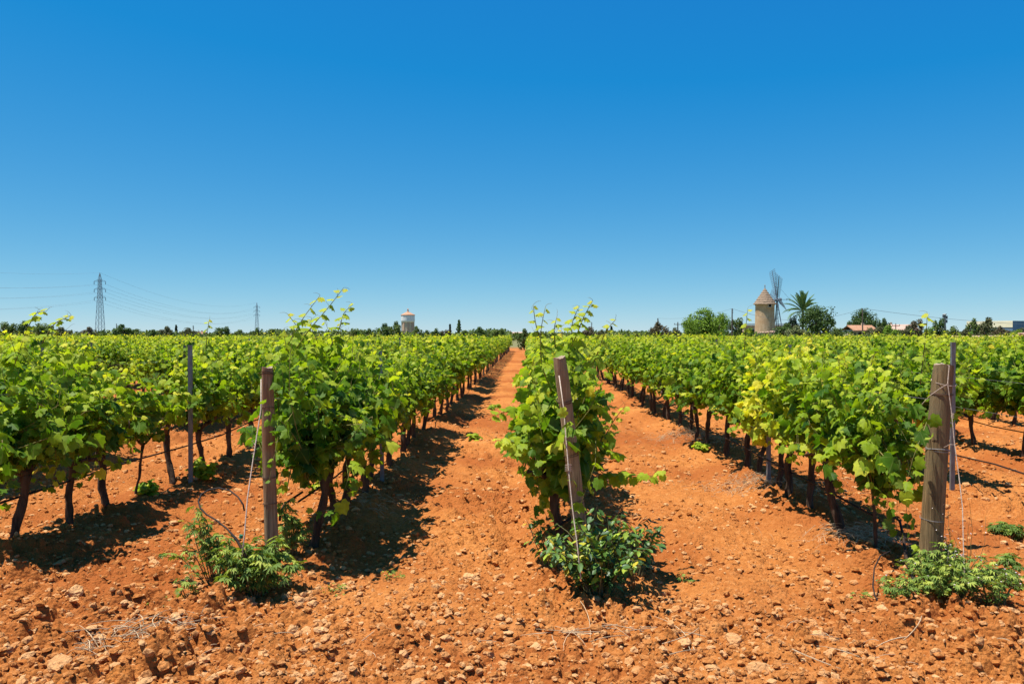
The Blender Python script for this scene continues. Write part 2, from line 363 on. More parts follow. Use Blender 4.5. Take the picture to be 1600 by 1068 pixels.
V += np.stack([px, py, pz + siz * 0.25], -1)[:, None, :]
T = IF[None] + (np.arange(n) * 12)[:, None, None]
tint = np.repeat(np.where(r1.random(n) < 0.38, 0.35 + 0.65 * r1.random(n), 0.15 * r1.random(n)), 12)
g = G(); g.add(V.reshape(-1, 3), T.reshape(-1, 3), tint)
tag(obj('gravel', g.mesh('gravel', M_GRIT)), 'small clods and grit strewn over the red earth', None, None, 'stuff')

# single stones
STONES = []
for k in range(9):
    rr = np.random.default_rng(200 + k); v, f = ico(2)
    for _ in range(7):                       # flat faces, as broken limestone has
        nrm = rr.normal(size=3); nrm /= np.linalg.norm(nrm); d = 0.55 + 0.3 * rr.random(); h = v @ nrm
        v = v - np.maximum(h - d, 0)[:, None] * nrm
    v = v * (1 + 0.05 * rr.normal(size=(len(v), 1))) * np.array([1.0, 0.75 + 0.3 * rr.random(), 0.55 + 0.2 * rr.random()])
    g = G(); g.add(v, f, 0.55 + 0.45 * rr.random()); STONES.append(g.mesh('stone', M_GRIT, smooth=False))
    gg = None
def stone_zone(x, y):
    a = CX + x * F / y; b = CY + F * H / y
    if b > 985: return 'along the bottom edge, ' + ('left of the twig heap' if a < 180 else 'around the dry twig heap' if a < 330 else 'below the slim post' if a < 560 else 'at mid frame' if a < 850 else 'below the rose bush' if a < 1060 else 'left of the weed patch' if a < 1360 else 'below the weed patch')
    if b > 880: return 'before ' + ('the second row left' if a < 260 else 'the slim post and its weeds' if a < 520 else 'the bare alley' if a < 820 else 'the leaning post' if a < 1060 else 'the thick post')
    return 'of ' + ('the ground under the left rows' if a < 560 else 'the bare alley between slim and leaning posts' if a < 860 else 'the alley between leaning and thick posts' if a < 1330 else 'the ground right of the thick post')
def stone(x, y, s, label=None, k=None, r=random.Random(1)):
    me = STONES[r.randrange(9) if k is None else k]
    z = float((ground_low(np.array([x]), np.array([y])) + ground_detail(np.array([x]), np.array([y])))[0])
    o = obj('stone', me); o.location = (x, y, z + s * 0.12); o.scale = (s, s * r.uniform(.75, 1), s * r.uniform(.7, 1.0)); o.rotation_euler = (r.uniform(-.3, .3), r.uniform(-.3, .3), r.uniform(0, 6.28))
    zone = '' if label else stone_zone(x, y)
    tag(o, label or f'small pale stone {zone}', 'stone', 'stones on the red soil' + (' ' + zone if zone else ''))
def on_ground(px, py): Y = H * F / (py - CY); return X(px, Y), Y
for (a, b, s, lab) in [(108, 948, .075, 'large ochre stone on bare soil at the lower left, above the straw'), (268, 988, .060, 'flat pale stone at the end of the dry straw heap'),
                       (85, 1062, .075, 'large pale stone cut by the bottom edge, below the straw heap'), (500, 998, .055, 'blocky pale stone right below the shrub at the slim post'), (478, 994, .05, 'ochre block beside a blocky pale stone below the left shrub'),
                       (737, 907, .065, 'long pale stone on the bare alley left of the rose bush'), (760, 1024, .05, 'rounded stone with a shaded front in the middle of the foreground'),
                       (683, 1006, .05, 'tilted pale stone in the middle of the foreground, left of the rounded one'), (1185, 1048, .065, 'pale stone in the lower right foreground, below the rubble strip'),
                       (922, 965, .055, 'round red stone at the foot of the rose bush'), (352, 956, .055, 'brown stone at the foot of the left shrub'), (1575, 1045, .075, 'pale stone in the bottom right corner'),
                       (1340, 1020, .06, 'ochre stone in the rubble strip below the right weeds'), (1145, 1005, .055, 'brown stone at the left end of the rubble strip'), (1390, 905, .055, 'ochre stone beside the black hose end at the right weeds'), (368, 768, .07, 'ochre stone behind the slim post, beside the hose loop')]:
    x, y = on_ground(a, b); stone(x, y, s, lab)
rs = random.Random(5); cnt = 0
while cnt < 240:
    u = rs.random(); y = 1 / (1 / 3.6 + u * (1 / 9.5 - 1 / 3.6)); x = rs.uniform(-1, 1) * (0.66 * y + .1) + .02 * y
    if vnoise(np.array([x * 1.3]), np.array([y * 1.3]), 91)[0] + (0.25 if y < 4.9 else 0) + rs.random() * .5 < 0.18: continue
    stone(x, y, 0.016 + 0.032 * rs.random() ** 2 * (1 if y < 6 else 1.2)); cnt += 1

# ------------------------------------------------------------------ leaves
# outline of a vine leaf, stalk at the origin, tip along +y; middle vertex first
VL = np.array([(0, .34), (0, 0.03), (.17, -.13), (.43, -.05), (.43, .16), (.57, .36), (.40, .50), (.34, .74), (.17, .76), (0, 1.0), (-.17, .76), (-.34, .74), (-.40, .50), (-.57, .36), (-.43, .16), (-.43, -.05), (-.17, -.13)])
VLT = np.array([(0, i, i + 1) for i in range(1, 16)] + [(0, 16, 1)])
VL_Z = -0.42 * np.abs(VL[:, 0]) ** 1.2 - 0.24 * np.maximum(VL[:, 1] - .34, 0) ** 1.2 + 0.08 + np.tile([0.03, -0.04], 9)[:17] * (np.abs(VL[:, 0]) > .1)
MID = np.array([(0, .34), (0, -.02), (.45, .05), (.38, .55), (0, 1.0), (-.38, .55), (-.45, .05)]); MIDT = np.array([(0, 1, 2), (0, 2, 3), (0, 3, 4), (0, 4, 5), (0, 5, 6), (0, 6, 1)])
MID_Z = -0.30 * np.abs(MID[:, 0]) - 0.12 * np.maximum(MID[:, 1] - .34, 0)
FAR = np.array([(0, 0), (.45, .4), (0, 1.0), (-.45, .4)]); FART = np.array([(0, 1, 2), (0, 2, 3)]); FAR_Z = np.array([0, -.12, 0.0, -.12])
OV = np.array([(0, 0), (.27, .3), (.24, .65), (0, 1.0), (-.24, .65), (-.27, .3), (0, .5)]); OVT = np.array([(6, 0, 1), (6, 1, 2), (6, 2, 3), (6, 3, 4), (6, 4, 5), (6, 5, 0)]); OV_Z = np.array([0, -.0, -.02, -.12, -.02, 0, -.10]) + .06
# a hand of five narrow leaflets
_p, _t, _z = [], [], []
for a_, l_ in ((-1.15, .62), (-.55, .86), (0, 1.0), (.55, .86), (1.15, .62)):
    b0 = len(_p); d_ = np.array([math.sin(a_), math.cos(a_)]); n_ = np.array([d_[1], -d_[0]])
    _p += [(0, 0), tuple(d_ * l_ * .5 + n_ * .11), tuple(d_ * l_), tuple(d_ * l_ * .5 - n_ * .11)]; _z += [0, .03, -.16 * l_, .03]; _t += [(b0, b0 + 1, b0 + 2), (b0, b0 + 2, b0 + 3)]
HAND, HANDT, HAND_Z = np.array(_p), np.array(_t), np.array(_z)
TEMPL = {'vine': (VL, VLT, VL_Z), 'mid': (MID, MIDT, MID_Z), 'far': (FAR, FART, FAR_Z), 'oval': (OV, OVT, OV_Z), 'hand': (HAND, HANDT, HAND_Z)}

def unit(v): return v / np.maximum(np.linalg.norm(v, axis=-1, keepdims=True), 1e-9)

def put_leaves(g, pos, nrm, tip, size, tint, templ, r, mi=0, curl=0.6):
    """leaves as real little blades: stalk at pos, upper side along nrm, tip towards tip"""
    P2, T2, Z2 = TEMPL[templ]; n = len(pos); k = len(P2)
    nrm = unit(nrm); tip = unit(tip - nrm * np.sum(tip * nrm, -1, keepdims=True)); side = np.cross(tip, nrm)
    cu = 1 + curl * (r.random((n, 1)) * 2 - .7); wx = 0.85 + 0.3 * r.random((n, 1)); sk = 0.25 * (r.random((n, 1)) - .5)
    lx = P2[None, :, 0] * wx + sk * P2[None, :, 1] * .5; ly = P2[None, :, 1]; lz = Z2[None] * cu + 0.22 * (r.random((n, k)) - .5) * (np.abs(P2[None, :, 0]) + .1)
    s = size[:, None, None]
    V = pos[:, None, :] + s * (lx[..., None] * side[:, None] + ly[..., None] * tip[:, None] + lz[..., None] * nrm[:, None])
    T = T2[None] + (np.arange(n) * k)[:, None, None]
    g.add(V.reshape(-1, 3), T.reshape(-1, 3), np.repeat(tint, k), np.tile(P2 * np.array([1, 1]), (n, 1)), mi)

def crown_points(r, n, zlo, zhi, hw, hl, full=0.5, lump=0.75, seed=0):
    """leaf stalk positions and outward directions in a lumpy hanging hedge-like crown; the row runs along y"""
    zc, hz = (zlo + zhi) / 2, (zhi - zlo) / 2
    d = unit(r.normal(size=(n, 3)))
    e = np.sign(d) * np.abs(d) ** 0.75
    rad = full + (1 - full) * r.random((n, 1)) ** 0.6
    a = np.arctan2(d[:, 2], d[:, 0])
    lm = 1 + lump * fbm(a * 1.1 + 40 + seed * 7.7, d[:, 1] * 2.3 + seed * 3.1, 5, 3)[:, None]
    p = e * rad * lm * np.array([hw, hl, hz])
    p[:, 2] += zc
    return p, unit(d * np.array([1 / hw, 0.7 / hl, 1 / hz]))

def leaf_attitude(r, out, n, up=0.5, rnd=0.72):
    nrm = unit(out * 0.75 + np.array([0, 0, up]) + r.normal(size=(n, 3)) * rnd)
    tip = out * 0.5 + np.array([0, 0, -0.75]) + r.normal(size=(n, 3)) * 0.45
    return nrm, tip

def vine_crown(seed, n=560, zlo=0.57, zhi=1.47, hw=0.30, hl=0.47, tshift=0.0, templ='vine', shoots=3, low=2, pick=0):
    """a crown as it grows: canes rise from the arms, lean out, arch over and hang, with leaves on stalks along them.
    pick: how many leaves on the camera side are left out of the mesh and returned, to be objects of their own"""
    r = np.random.default_rng(seed); g = G(); K = 20; S = max(6, int(n / 15))
    z0 = min(.56, zlo + .10) if zlo > .3 else .40
    base = np.stack([r.normal(0, .05, S), r.uniform(-hl * .85, hl * .85, S), z0 + .10 * r.random(S)], 1)
    flop = r.random(S) < (.34 if zlo > .5 else .46 if zlo > .3 else .75)
    lean = np.where(flop, np.sign(r.random(S) - .5) * r.uniform(.20, .55, S), r.normal(0, .15, S)) * hw / .30
    d = np.stack([lean, r.normal(0, .24, S), np.ones(S)], 1); d = unit(d)
    L = np.where(flop, r.uniform(.7, 1.15, S) * (1.0 if zlo > .5 else 1.25 if zlo > .3 else 1.6), r.uniform(.70, 1.12, S)) * (zhi - z0); step = L / K
    sag = np.where(flop, r.uniform(.13, .26, S) * (1.0 if zlo > .5 else 1.3), r.uniform(0, .045, S)); bend = r.normal(0, .05, (S, 3)); bend[:, 2] = 0
    P_ = np.zeros((S, K + 1, 3)); P_[:, 0] = base
    for k in range(K):
        P_[:, k + 1] = P_[:, k] + d * step[:, None]
        d = d + bend + .05 * r.normal(size=(S, 3)); d[:, 2] -= sag * (.3 + 1.6 * k / K)
        d[:, 0] -= .16 * np.clip(P_[:, k + 1, 0] / (hw * .85), -1.6, 1.6) ** 3; d[:, 1] -= .06 * np.clip(P_[:, k + 1, 1] / (hl * 1.1), -1.5, 1.5) ** 3
        low_ = P_[:, k + 1, 2] < zlo; d[low_, 2] = np.maximum(d[low_, 2], -.05); d = unit(d)
    for i in range(S): g.tube([Vector(P_[i, k]) for k in range(0, K + 1, 4)], [.0048, .0042, .0036, .0028, .0020, .0012], 3, .5, 1, cap=False)
    # nodes -> leaves
    t = np.tile(np.arange(2, K + 1) / K, S); q = P_[:, 2:].reshape(-1, 3); q = q + .02 * r.normal(size=q.shape); m = len(q)
    ang = r.random(m) * 6.283; side = np.stack([np.cos(ang), np.sin(ang), .25 * r.normal(size=m)], 1)
    outw = np.stack([np.sign(q[:, 0]) * np.minimum(np.abs(q[:, 0]) / hw, 1.2), .6 * q[:, 1] / hl, 0 * t], 1)
    o = unit(side * .8 + outw * .7); pos = q + o * (.02 + .06 * r.random(m))[:, None] * (1.15 - .7 * t)[:, None]
    nrm = unit(o * .55 + np.array([0, 0, .62]) + r.normal(size=(m, 3)) * .55); tip = o * .7 + np.array([0, 0, -.55]) + r.normal(size=(m, 3)) * .4
    size = (.070 + .066 * r.random(m) ** 1.2) * np.clip(1.18 - .75 * t ** 2.2, .3, 1.1)
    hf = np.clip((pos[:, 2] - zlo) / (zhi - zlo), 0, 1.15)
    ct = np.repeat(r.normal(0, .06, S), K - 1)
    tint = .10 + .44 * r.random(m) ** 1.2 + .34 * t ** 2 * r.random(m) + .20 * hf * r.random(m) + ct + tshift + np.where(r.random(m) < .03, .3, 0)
    keep = pos[:, 2] > max(.1, zlo - .12)
    picked = []
    if pick:
        sc = -pos[:, 1] / hl + .8 * np.abs(pos[:, 0]) / hw + .35 * r.random(m); ids = [j for j in np.argsort(-sc) if keep[j]][:pick]; keep[ids] = False
        picked = [(pos[j], nrm[j], tip[j], size[j], tint[j]) for j in ids]
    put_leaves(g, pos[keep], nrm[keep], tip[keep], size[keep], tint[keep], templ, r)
    rr = random.Random(seed)
    for k in range(shoots + low):        # young shoots that stand out of the crown, with leaves getting smaller
        up = k < shoots
        b = Vector((rr.uniform(-.5, .5) * hw, rr.uniform(-.8, .8) * hl, zhi - .16 if up else rr.uniform(zlo + .15, zhi - .3)))
        if not up: b.x = hw * rr.choice([-1, 1]) * .6
        dd = Vector((rr.uniform(-.5, .5), rr.uniform(-.5, .5), 1.0)) if up else Vector((math.copysign(1, b.x), rr.uniform(-.6, .6), rr.uniform(-.2, .5)))
        add_shoot(g, b, dd, rr.uniform(.14, .34) if up else rr.uniform(.15, .32), r, rr, templ, tshift)
    return (g, picked) if pick else g

def add_shoot(g, b, d, L, r, rr, templ, tshift=0.0, stem_mi=1):
    d = d.normalized(); pts = []; p = b.copy(); bend = Vector((rr.uniform(-.5, .5), rr.uniform(-.5, .5), -.25)); n = 6
    for i in range(n + 1): pts.append(p.copy()); p = p + d * (L / n); d = (d + bend * .12).normalized()
    g.tube(pts, [0.004 - 0.0025 * i / n for i in range(n + 1)], 3, 0.5, stem_mi, cap=False)
    m = max(4, int(L / .045)); pos = []; out = []; sz = []; tn = []
    for i in range(m):
        t = (i + .5) / m; a = pts[min(int(t * n), n - 1)].lerp(pts[min(int(t * n) + 1, n)], t * n % 1)
        s = Vector((math.cos(i * 2.6 + L * 50), math.sin(i * 2.6 + L * 50), .3))
        pos.append(a + s * .012); out.append(s); sz.append(.095 * (1 - t) + .028); tn.append(.5 + .42 * t + rr.uniform(-.12, .12))
    pos, out = np.array(pos), np.array(out)
    put_leaves(g, pos, unit(out * .6 + np.array([0, 0, .7]) + r.normal(size=out.shape) * .3), out * .8 + np.array([0, 0, -.35]), np.array(sz), np.array(tn) + tshift * .5, templ, r)
    for i in range(2):                   # tendrils at the tip
        e = pts[-1 - i]; q = [e]; dd = Vector((rr.uniform(-1, 1), rr.uniform(-1, 1), rr.uniform(.2, 1))).normalized()
        for _ in range(4): q.append(q[-1] + dd * .022); dd = (dd + Vector((rr.uniform(-.4, .4), rr.uniform(-.4, .4), -.15))).normalized()
        g.tube(q, [.0014, .0013, .0012, .001, .0008], 3, .6, stem_mi, cap=False)

# ------------------------------------------------------------------ vine trunks
def trunk_mesh(seed, h=0.55, r0=0.033, lean=0.06):
    rr = random.Random(seed); g = G()
    p = Vector((0, 0, -.06)); pts, rad = [p.copy()], [r0 * 1.35]; d = Vector((rr.uniform(-lean, lean), rr.uniform(-lean, lean) * 2, 1))
    n = 9
    for i in range(1, n + 1):
        p = p + d.normalized() * ((h + .06) / n); d += Vector((rr.uniform(-.30, .30), rr.uniform(-.30, .30), 0)); d.x *= .72; d.y *= .72; d.z = 1
        pts.append(p.copy()); rad.append(r0 * (1.05 - .2 * i / n + rr.uniform(-.16, .16)))
    rad[-1] = r0 * 1.35; rad[-2] = r0 * 1.15
    g.tube(pts, rad, 9)
    for s in (-1, 1):                      # two arms along the row, with spurs
        q = [pts[-1]]; dd = Vector((rr.uniform(-.2, .2), s * 1.0, rr.uniform(.4, .9)))
        for i in range(5):
            q.append(q[-1] + dd.normalized() * .075); dd += Vector((rr.uniform(-.3, .3), rr.uniform(-.2, .2), rr.uniform(-.35, .2)))
        g.tube(q, [r0 * 1.0, r0 * .8, r0 * .72, r0 * .66, r0 * .6, r0 * .4], 7)
        for i in (2, 4):
            e = q[i]; g.tube([e, e + Vector((rr.uniform(-.03, .03), rr.uniform(-.03, .03), .06)), e + Vector((rr.uniform(-.06, .06), rr.uniform(-.05, .05), .16))], [r0 * .5, r0 * .38, r0 * .2], 5)
    V = np.concatenate(g.V); nz = fbm(V[:, 0] * 60 + V[:, 2] * 9, V[:, 1] * 60 + V[:, 2] * 13, seed, 2)
    c = V.copy(); V = V + 0.010 * nz[:, None] * unit(V - np.stack([c[:, 0].mean() + 0 * c[:, 0], c[:, 1].mean() + 0 * c[:, 1], c[:, 2]], 1))
    g.V = [V]; g.T = [np.concatenate(g.T)]; g.C = [np.concatenate(g.C)]; g.U = [np.concatenate(g.U)]; g.M = [np.concatenate(g.M)]
    return g.mesh('trunk', M_BARK, smooth=True)
TRUNKS = [trunk_mesh(300 + k) for k in range(10)]
THIN = trunk_mesh(350, .5, .012, .02)
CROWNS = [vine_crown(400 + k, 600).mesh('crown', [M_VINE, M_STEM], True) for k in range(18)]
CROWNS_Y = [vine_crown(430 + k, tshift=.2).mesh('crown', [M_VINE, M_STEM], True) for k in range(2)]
LEAVES = []
for k in range(12):
    r = np.random.default_rng(600 + k); g = G()
    put_leaves(g, np.zeros((1, 3)), np.array([[0, 0, 1.]]), np.array([[0, 1., 0]]), np.array([1.0]), np.array([.12 + .07 * k]), 'vine', r)
    LEAVES.append(g.mesh('leaf', M_VINE, True))

def ordinal(k):
    w = ['first', 'second', 'third', 'fourth', 'fifth', 'sixth', 'seventh', 'eighth', 'ninth', 'tenth', 'eleventh', 'twelfth']
    return w[k - 1] if k <= 12 else f"{k}{'th' if 10 < k % 100 < 14 else {1: 'st', 2: 'nd', 3: 'rd'}.get(k % 10, 'th')}"
def row_words(k):
    if k == 0: return 'the row with the leaning middle post'
    return f"the {ordinal(abs(k))} row {'left' if k < 0 else 'right'} of the leaning-post row"

# ------------------------------------------------------------------ where the vines stand
vr = random.Random(77)
START = {-2: [5.95, 6.72, 7.2, 7.85, 8.6, 9.35, 10.3], -1: [6.1, 6.75, 7.3, 8.05, 8.85, 9.65], 0: [5.84, 6.66], 1: [6.02, 6.5, 7.37, 7.85, 8.3, 9.1, 9.6], 2: [9.15], 3: [9.6, 10.4, 11.5]}
vines = []
for k, rx in ROWS.items():
    L = list(START.get(k, [])); y = L[-1] if L else 5.9 + vr.uniform(0, .5)
    if not L: L = [y]
    while y < ROW_Y1:
        y += .85 * vr.uniform(.9, 1.1)
        if vr.random() < .05 or (k == -3 and 10.9 < y < 13.6) or (k == -4 and 15 < y < 16.8) or (k == -2 and 10.8 < y < 14 and vr.random() < .25): continue
        L.append(y)
    for i, y in enumerate(L):
        x = rx + vr.uniform(-.06, .06) - (.19 if (k, i) == (0, 0) else .12 if (k, i) == (0, 1) else 0)
        pxx = CX + x * F / y
        if -90 - 500 / y < pxx < 1690 + 500 / y: vines.append((y, x, k, i))
vines.sort()
named = [v for v in vines if not (v[2] == 0 and v[0] > 9.5)][:300]
nset = set(named); rest = [v for v in vines if v not in nset]
count = {}
HERO = {}      # (row, index): zlo, zhi, half width, half length, leaves, tint shift
HERO[(-2, 0)] = (.44, 1.60, .36, .46, 640, 0.0); HERO[(-2, 1)] = (.46, 1.58, .34, .34, 470, .02); HERO[(-2, 2)] = (.74, 1.30, .12, .12, 45, .04)
HERO[(-2, 3)] = (.42, 1.36, .15, .16, 150, .0); HERO[(-2, 4)] = (.74, 1.30, .16, .18, 70, .12); HERO[(-2, 5)] = (.60, 1.50, .28, .38, 330, .02)
HERO[(-1, 0)] = (.42, 1.68, .33, .44, 590, -.08); HERO[(-1, 1)] = (.47, 1.67, .32, .44, 540, -.05); HERO[(-1, 2)] = (.55, 1.56, .31, .44, 520, -.02); HERO[(-1, 3)] = (.60, 1.54, .30, .42, 460, .0)
HERO[(0, 0)] = (.36, 1.66, .23, .32, 520, .04); HERO[(0, 1)] = (.5, 1.56, .24, .46, 460, .0)
HERO[(1, 0)] = (.24, 1.42, .21, .27, 330, -.03); HERO[(1, 1)] = (.50, 1.50, .30, .42, 500, .03); HERO[(1, 2)] = (.58, 1.52, .31, .44, 460, .10); HERO[(1, 3)] = (.58, 1.52, .33, .42, 440, .45)
HERO[(1, 4)] = (.6, 1.52, .31, .42, 440, .28)
VINE = {}
LEAF_R = random.Random(9)
for (y, x, k, i) in named:
    count[k] = count.get(k, 0) + 1; c = count[k]
    loc = Vector((x, y, gz(x, y)))
    hero = HERO.get((k, i))
    kind = 'yellow-tinged' if (hero and hero[5] > .12) else 'sparse young' if (k, i) in ((-2, 3), (-2, 4)) else 'leafy'
    root = empty('grape_vine', loc, f"{kind} grape vine, {ordinal(c)} in view in {row_words(k)}", 'grape vine', 'grape vines in rows')
    flip = vr.random() < .5; s = vr.choice([vr.uniform(.94, 1.06)] * 5 + [vr.uniform(.78, .9)])
    thin = (k, i) in ((-2, 3), (1, 0))
    tr = obj('trunk', THIN if thin else vr.choice(TRUNKS), None, root); tr.rotation_euler.z = math.pi * vr.randrange(2) + vr.uniform(-.3, .3); sz = vr.uniform(.9, 1.1); tr.scale = (sz, sz, sz)
    if hero:
        zl, zh, hw, hl, n, tsh = hero; zh -= .05
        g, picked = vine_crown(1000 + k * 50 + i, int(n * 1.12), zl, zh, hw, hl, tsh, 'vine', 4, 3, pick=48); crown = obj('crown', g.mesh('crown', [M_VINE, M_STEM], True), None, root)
        for (p_, n_, t_, q, tn_) in picked:      # leaves on the outside that can be picked apart
            lf = obj('leaf', LEAVES[min(11, max(0, int((tn_ - .12) / .07 + .5)))], None, root); nn = Vector(n_); tt = Vector(t_); tt = (tt - nn * tt.dot(nn)).normalized(); ss = tt.cross(nn)
            lf.matrix_local = Matrix.Translation(Vector(p_)) @ Matrix((ss, tt, nn)).transposed().to_4x4() @ Matrix.Scale(q, 4)
    else:
        yel = vr.random() < .06
        crown = obj('crown', vr.choice(CROWNS_Y if yel else CROWNS), None, root)
        crown.rotation_euler.z = math.pi if flip else 0; crown.scale = (s * vr.uniform(.85, 1.15), s * vr.uniform(.88, 1.1), s)
    crown['kind'] = 'stuff'
    VINE[(k, i)] = root

# the rest of the vineyard, where single plants no longer show
r2 = np.random.default_rng(21); g = G()
ry = np.array([v[0] for v in rest]); rx = np.array([v[1] for v in rest]); m = len(rest)
for lo, hi, nl, ls, tp in ((0, 30, 210, .10, 'mid'), (30, 46, 160, .115, 'far'), (46, 90, 110, .135, 'far')):
    sel = (ry >= lo) & (ry < hi); q = int(sel.sum())
    if not q: continue
    nn = q * nl; p, o = crown_points(r2, nn, .56, 1.47, .31, .5, lump=.7)
    who = np.repeat(np.where(sel)[0], nl)
    vs = (0.84 + 0.22 * r2.random(m))[who]
    ht = np.clip((p[:, 2] - .5) / 1.06, 0, 1.2)
    p[:, 2] *= vs; p[:, 0] += rx[who]; p[:, 1] += ry[who]
    nrm, tip = leaf_attitude(r2, o, nn)
    shoot = r2.random(nn) < .035; p[:, 2] += shoot * r2.random(nn) * .22
    vt = (0.10 * (r2.random(m) - .5))[who]
    put_leaves(g, p, nrm, tip, ls * (.75 + .5 * r2.random(nn)), .12 + .58 * r2.random(nn) ** 1.2 + .58 * ht ** 1.4 * r2.random(nn) + vt + .2 * shoot + np.where(r2.random(nn) < .03, .3, 0), tp, r2)
for x, y in zip(rx, ry):
    a = vr.uniform(-.05, .05); g.tube([(x, y, -.03), (x + a, y + a, .3), (x, y, .62)], [.04, .03, .03], 3, mi=1, cap=False)
tag(obj('distant_vine_foliage', g.mesh('distant_vine_foliage', [M_VINE, M_BARK])), 'far rows of grape vines that merge into one green mass', None, None, 'stuff')

# ------------------------------------------------------------------ long young shoots standing out of the near vines
def shoot(owner, pts, n, s0, s1, t0=.5, t1=.92, rad=.0052, up=True, seed=0):
    root = VINE[owner]; rr = random.Random(seed); base = Vector(root.location)
    ctrl = [Vector(p) - base for p in pts]; line = []
    for i in range(len(ctrl) - 1):
        a, b = ctrl[i], ctrl[i + 1]; pa = ctrl[max(i - 1, 0)]; nb = ctrl[min(i + 2, len(ctrl) - 1)]
        for j in range(4):
            t = j / 4; line.append(.5 * ((2 * a) + (b - pa) * t + (2 * pa - 5 * a + 4 * b - nb) * t * t + (3 * a - pa - 3 * b + nb) * t ** 3))
    line.append(ctrl[-1]); m = len(line)
    g = G(); g.tube(line, [rad * (1 - .65 * i / (m - 1)) for i in range(m)], 5, cap=True)
    for q in range(3):
        e = line[-1 - q * 2]; w = [e]; dd = Vector((rr.uniform(-1, 1), rr.uniform(-.5, .5), rr.uniform(.1, 1))).normalized()
        for _ in range(5): w.append(w[-1] + dd * .013); dd = (dd + Vector((rr.uniform(-.5, .5), rr.uniform(-.4, .4), -.2))).normalized()
        g.tube(w, [.0015, .0014, .0013, .0012, .001, .0008], 3, cap=False)
    so = obj('shoot', g.mesh('shoot', M_STEM, True), None, root)
    n = int(n * 1.5)
    for i in range(n):
        t = (i + .5) / n; f = t * (m - 1); a = line[int(min(f, m - 2))].lerp(line[int(min(f, m - 2)) + 1], f - int(min(f, m - 2)))
        d = (line[min(int(f) + 1, m - 1)] - line[max(int(f) - 1, 0)]).normalized()
        sd = d.cross(Vector((0, 1, 0)) if abs(d.y) < .8 else Vector((1, 0, 0))).normalized() * (1 if i % 2 else -1)
        nn = (Vector((rr.uniform(-.5, .5), rr.uniform(-.7, .1), .8)) + sd * .3).normalized(); tt = sd * .9 + Vector((0, rr.uniform(-.5, .3), -.45)) + d * .2
        tt = (tt - nn * tt.dot(nn)).normalized(); ss = tt.cross(nn); q = 0.98 * s0 * (1 - t) + 1.3 * s1 * t
        lf = obj('leaf', LEAVES[min(11, int((t0 * (1 - t) + t1 * t - .12) / .07))], None, so)
        lf.matrix_local = Matrix.Translation(a + sd * .01) @ Matrix((ss, tt, nn)).transposed().to_4x4() @ Matrix.Scale(q * rr.uniform(.85, 1.15), 4)
    return so
S = shoot
S((-1, 0), [P(418, 590, 6.0), P(447, 540, 6.0), P(470, 500, 6.0), P(499, 461, 6.0)], 9, .10, .035, seed=1)
S((-1, 0), [P(445, 570, 6.1), P(478, 520, 6.1), P(512, 480, 6.1), P(536, 449, 6.1)], 10, .10, .03, seed=2)
S((-1, 1), [P(505, 560, 6.5), P(528, 515, 6.5), P(536, 490, 6.5), P(551, 475, 6.5)], 7, .10, .03, seed=3)
S((-1, 1), [P(470, 545, 6.5), P(465, 515, 6.5), P(447, 490, 6.5)], 6, .10, .04, seed=4)
S((0, 0), [P(862, 610, 5.5), P(847, 570, 5.5), P(845, 520, 5.5), P(852, 480, 5.5)], 9, .10, .03, seed=5)
S((0, 0), [P(850, 545, 5.6), P(838, 510, 5.6), P(833, 476, 5.6)], 6, .08, .025, seed=6)
S((0, 0), [P(884, 560, 5.6), P(900, 525, 5.6), P(912, 495, 5.6), P(926, 470, 5.6)], 11, .11, .03, seed=7)
S((0, 0), [P(898, 550, 5.8), P(893, 510, 5.8), P(905, 478, 5.8)], 8, .10, .03, seed=8)
S((0, 0), [P(905, 610, 5.6), P(930, 560, 5.6), P(945, 520, 5.6), P(962, 499, 5.6)], 8, .10, .025, seed=9)
S((0, 0), [P(868, 545, 5.7), P(866, 515, 5.7), P(870, 495, 5.7)], 5, .07, .025, seed=10)
S((0, 0), [P(935, 745, 5.7), P(965, 742, 5.6), P(1005, 745, 5.5), P(1040, 737, 5.4)], 11, .10, .045, .5, .8, seed=11)
S((0, 0), [P(925, 700, 5.9), P(945, 680, 5.9), P(960, 655, 5.9), P(976, 634, 5.9)], 10, .085, .03, .7, 1.0, seed=12)
S((0, 0), [P(850, 655, 5.8), P(820, 640, 5.8), P(795, 642, 5.7), P(770, 650, 5.7)], 8, .10, .05, .4, .7, seed=13)
S((0, 0), [P(850, 720, 5.6), P(820, 705, 5.5), P(800, 690, 5.5), P(772, 688, 5.4)], 9, .10, .05, .5, .85, seed=14)
S((-2, 1), [P(20, 545, 6.4), P(38, 505, 6.4), P(50, 488, 6.4), P(64, 486, 6.4)], 6, .09, .03, seed=15)
S((-2, 1), [P(55, 540, 6.6), P(75, 508, 6.6), P(92, 498, 6.6), P(104, 492, 6.6)], 6, .09, .03, seed=16)
S((-2, 5), [P(318, 545, 9.3), P(321, 515, 9.3), P(324, 498, 9.3)], 5, .09, .04, seed=17)
S((1, 0), [P(1432, 600, 6.2), P(1436, 560, 6.2), P(1441, 515, 6.2), P(1442, 488, 6.2)], 7, .08, .04, seed=18)
S((1, 4), [P(1160, 560, 8.2), P(1163, 515, 8.2), P(1166, 482, 8.2)], 6, .09, .04, seed=19)
S((1, 1), [P(1330, 690, 6.1), P(1300, 700, 6.0), P(1285, 715, 6.0)], 6, .11, .07, .5, .7, seed=20)

# ------------------------------------------------------------------ end posts, stakes, wires, hoses
def ring(g, c, r, rad, axis=Vector((0, 0, 1)), tilt=0.0, n=18):
    q = axis.to_track_quat('Z', 'Y'); pts = [c + q @ Vector((r * math.cos(2 * math.pi * i / n), r * math.sin(2 * math.pi * i / n), tilt * math.cos(2 * math.pi * i / n))) for i in range(n + 1)]
    g.tube(pts, rad, 4, cap=False)

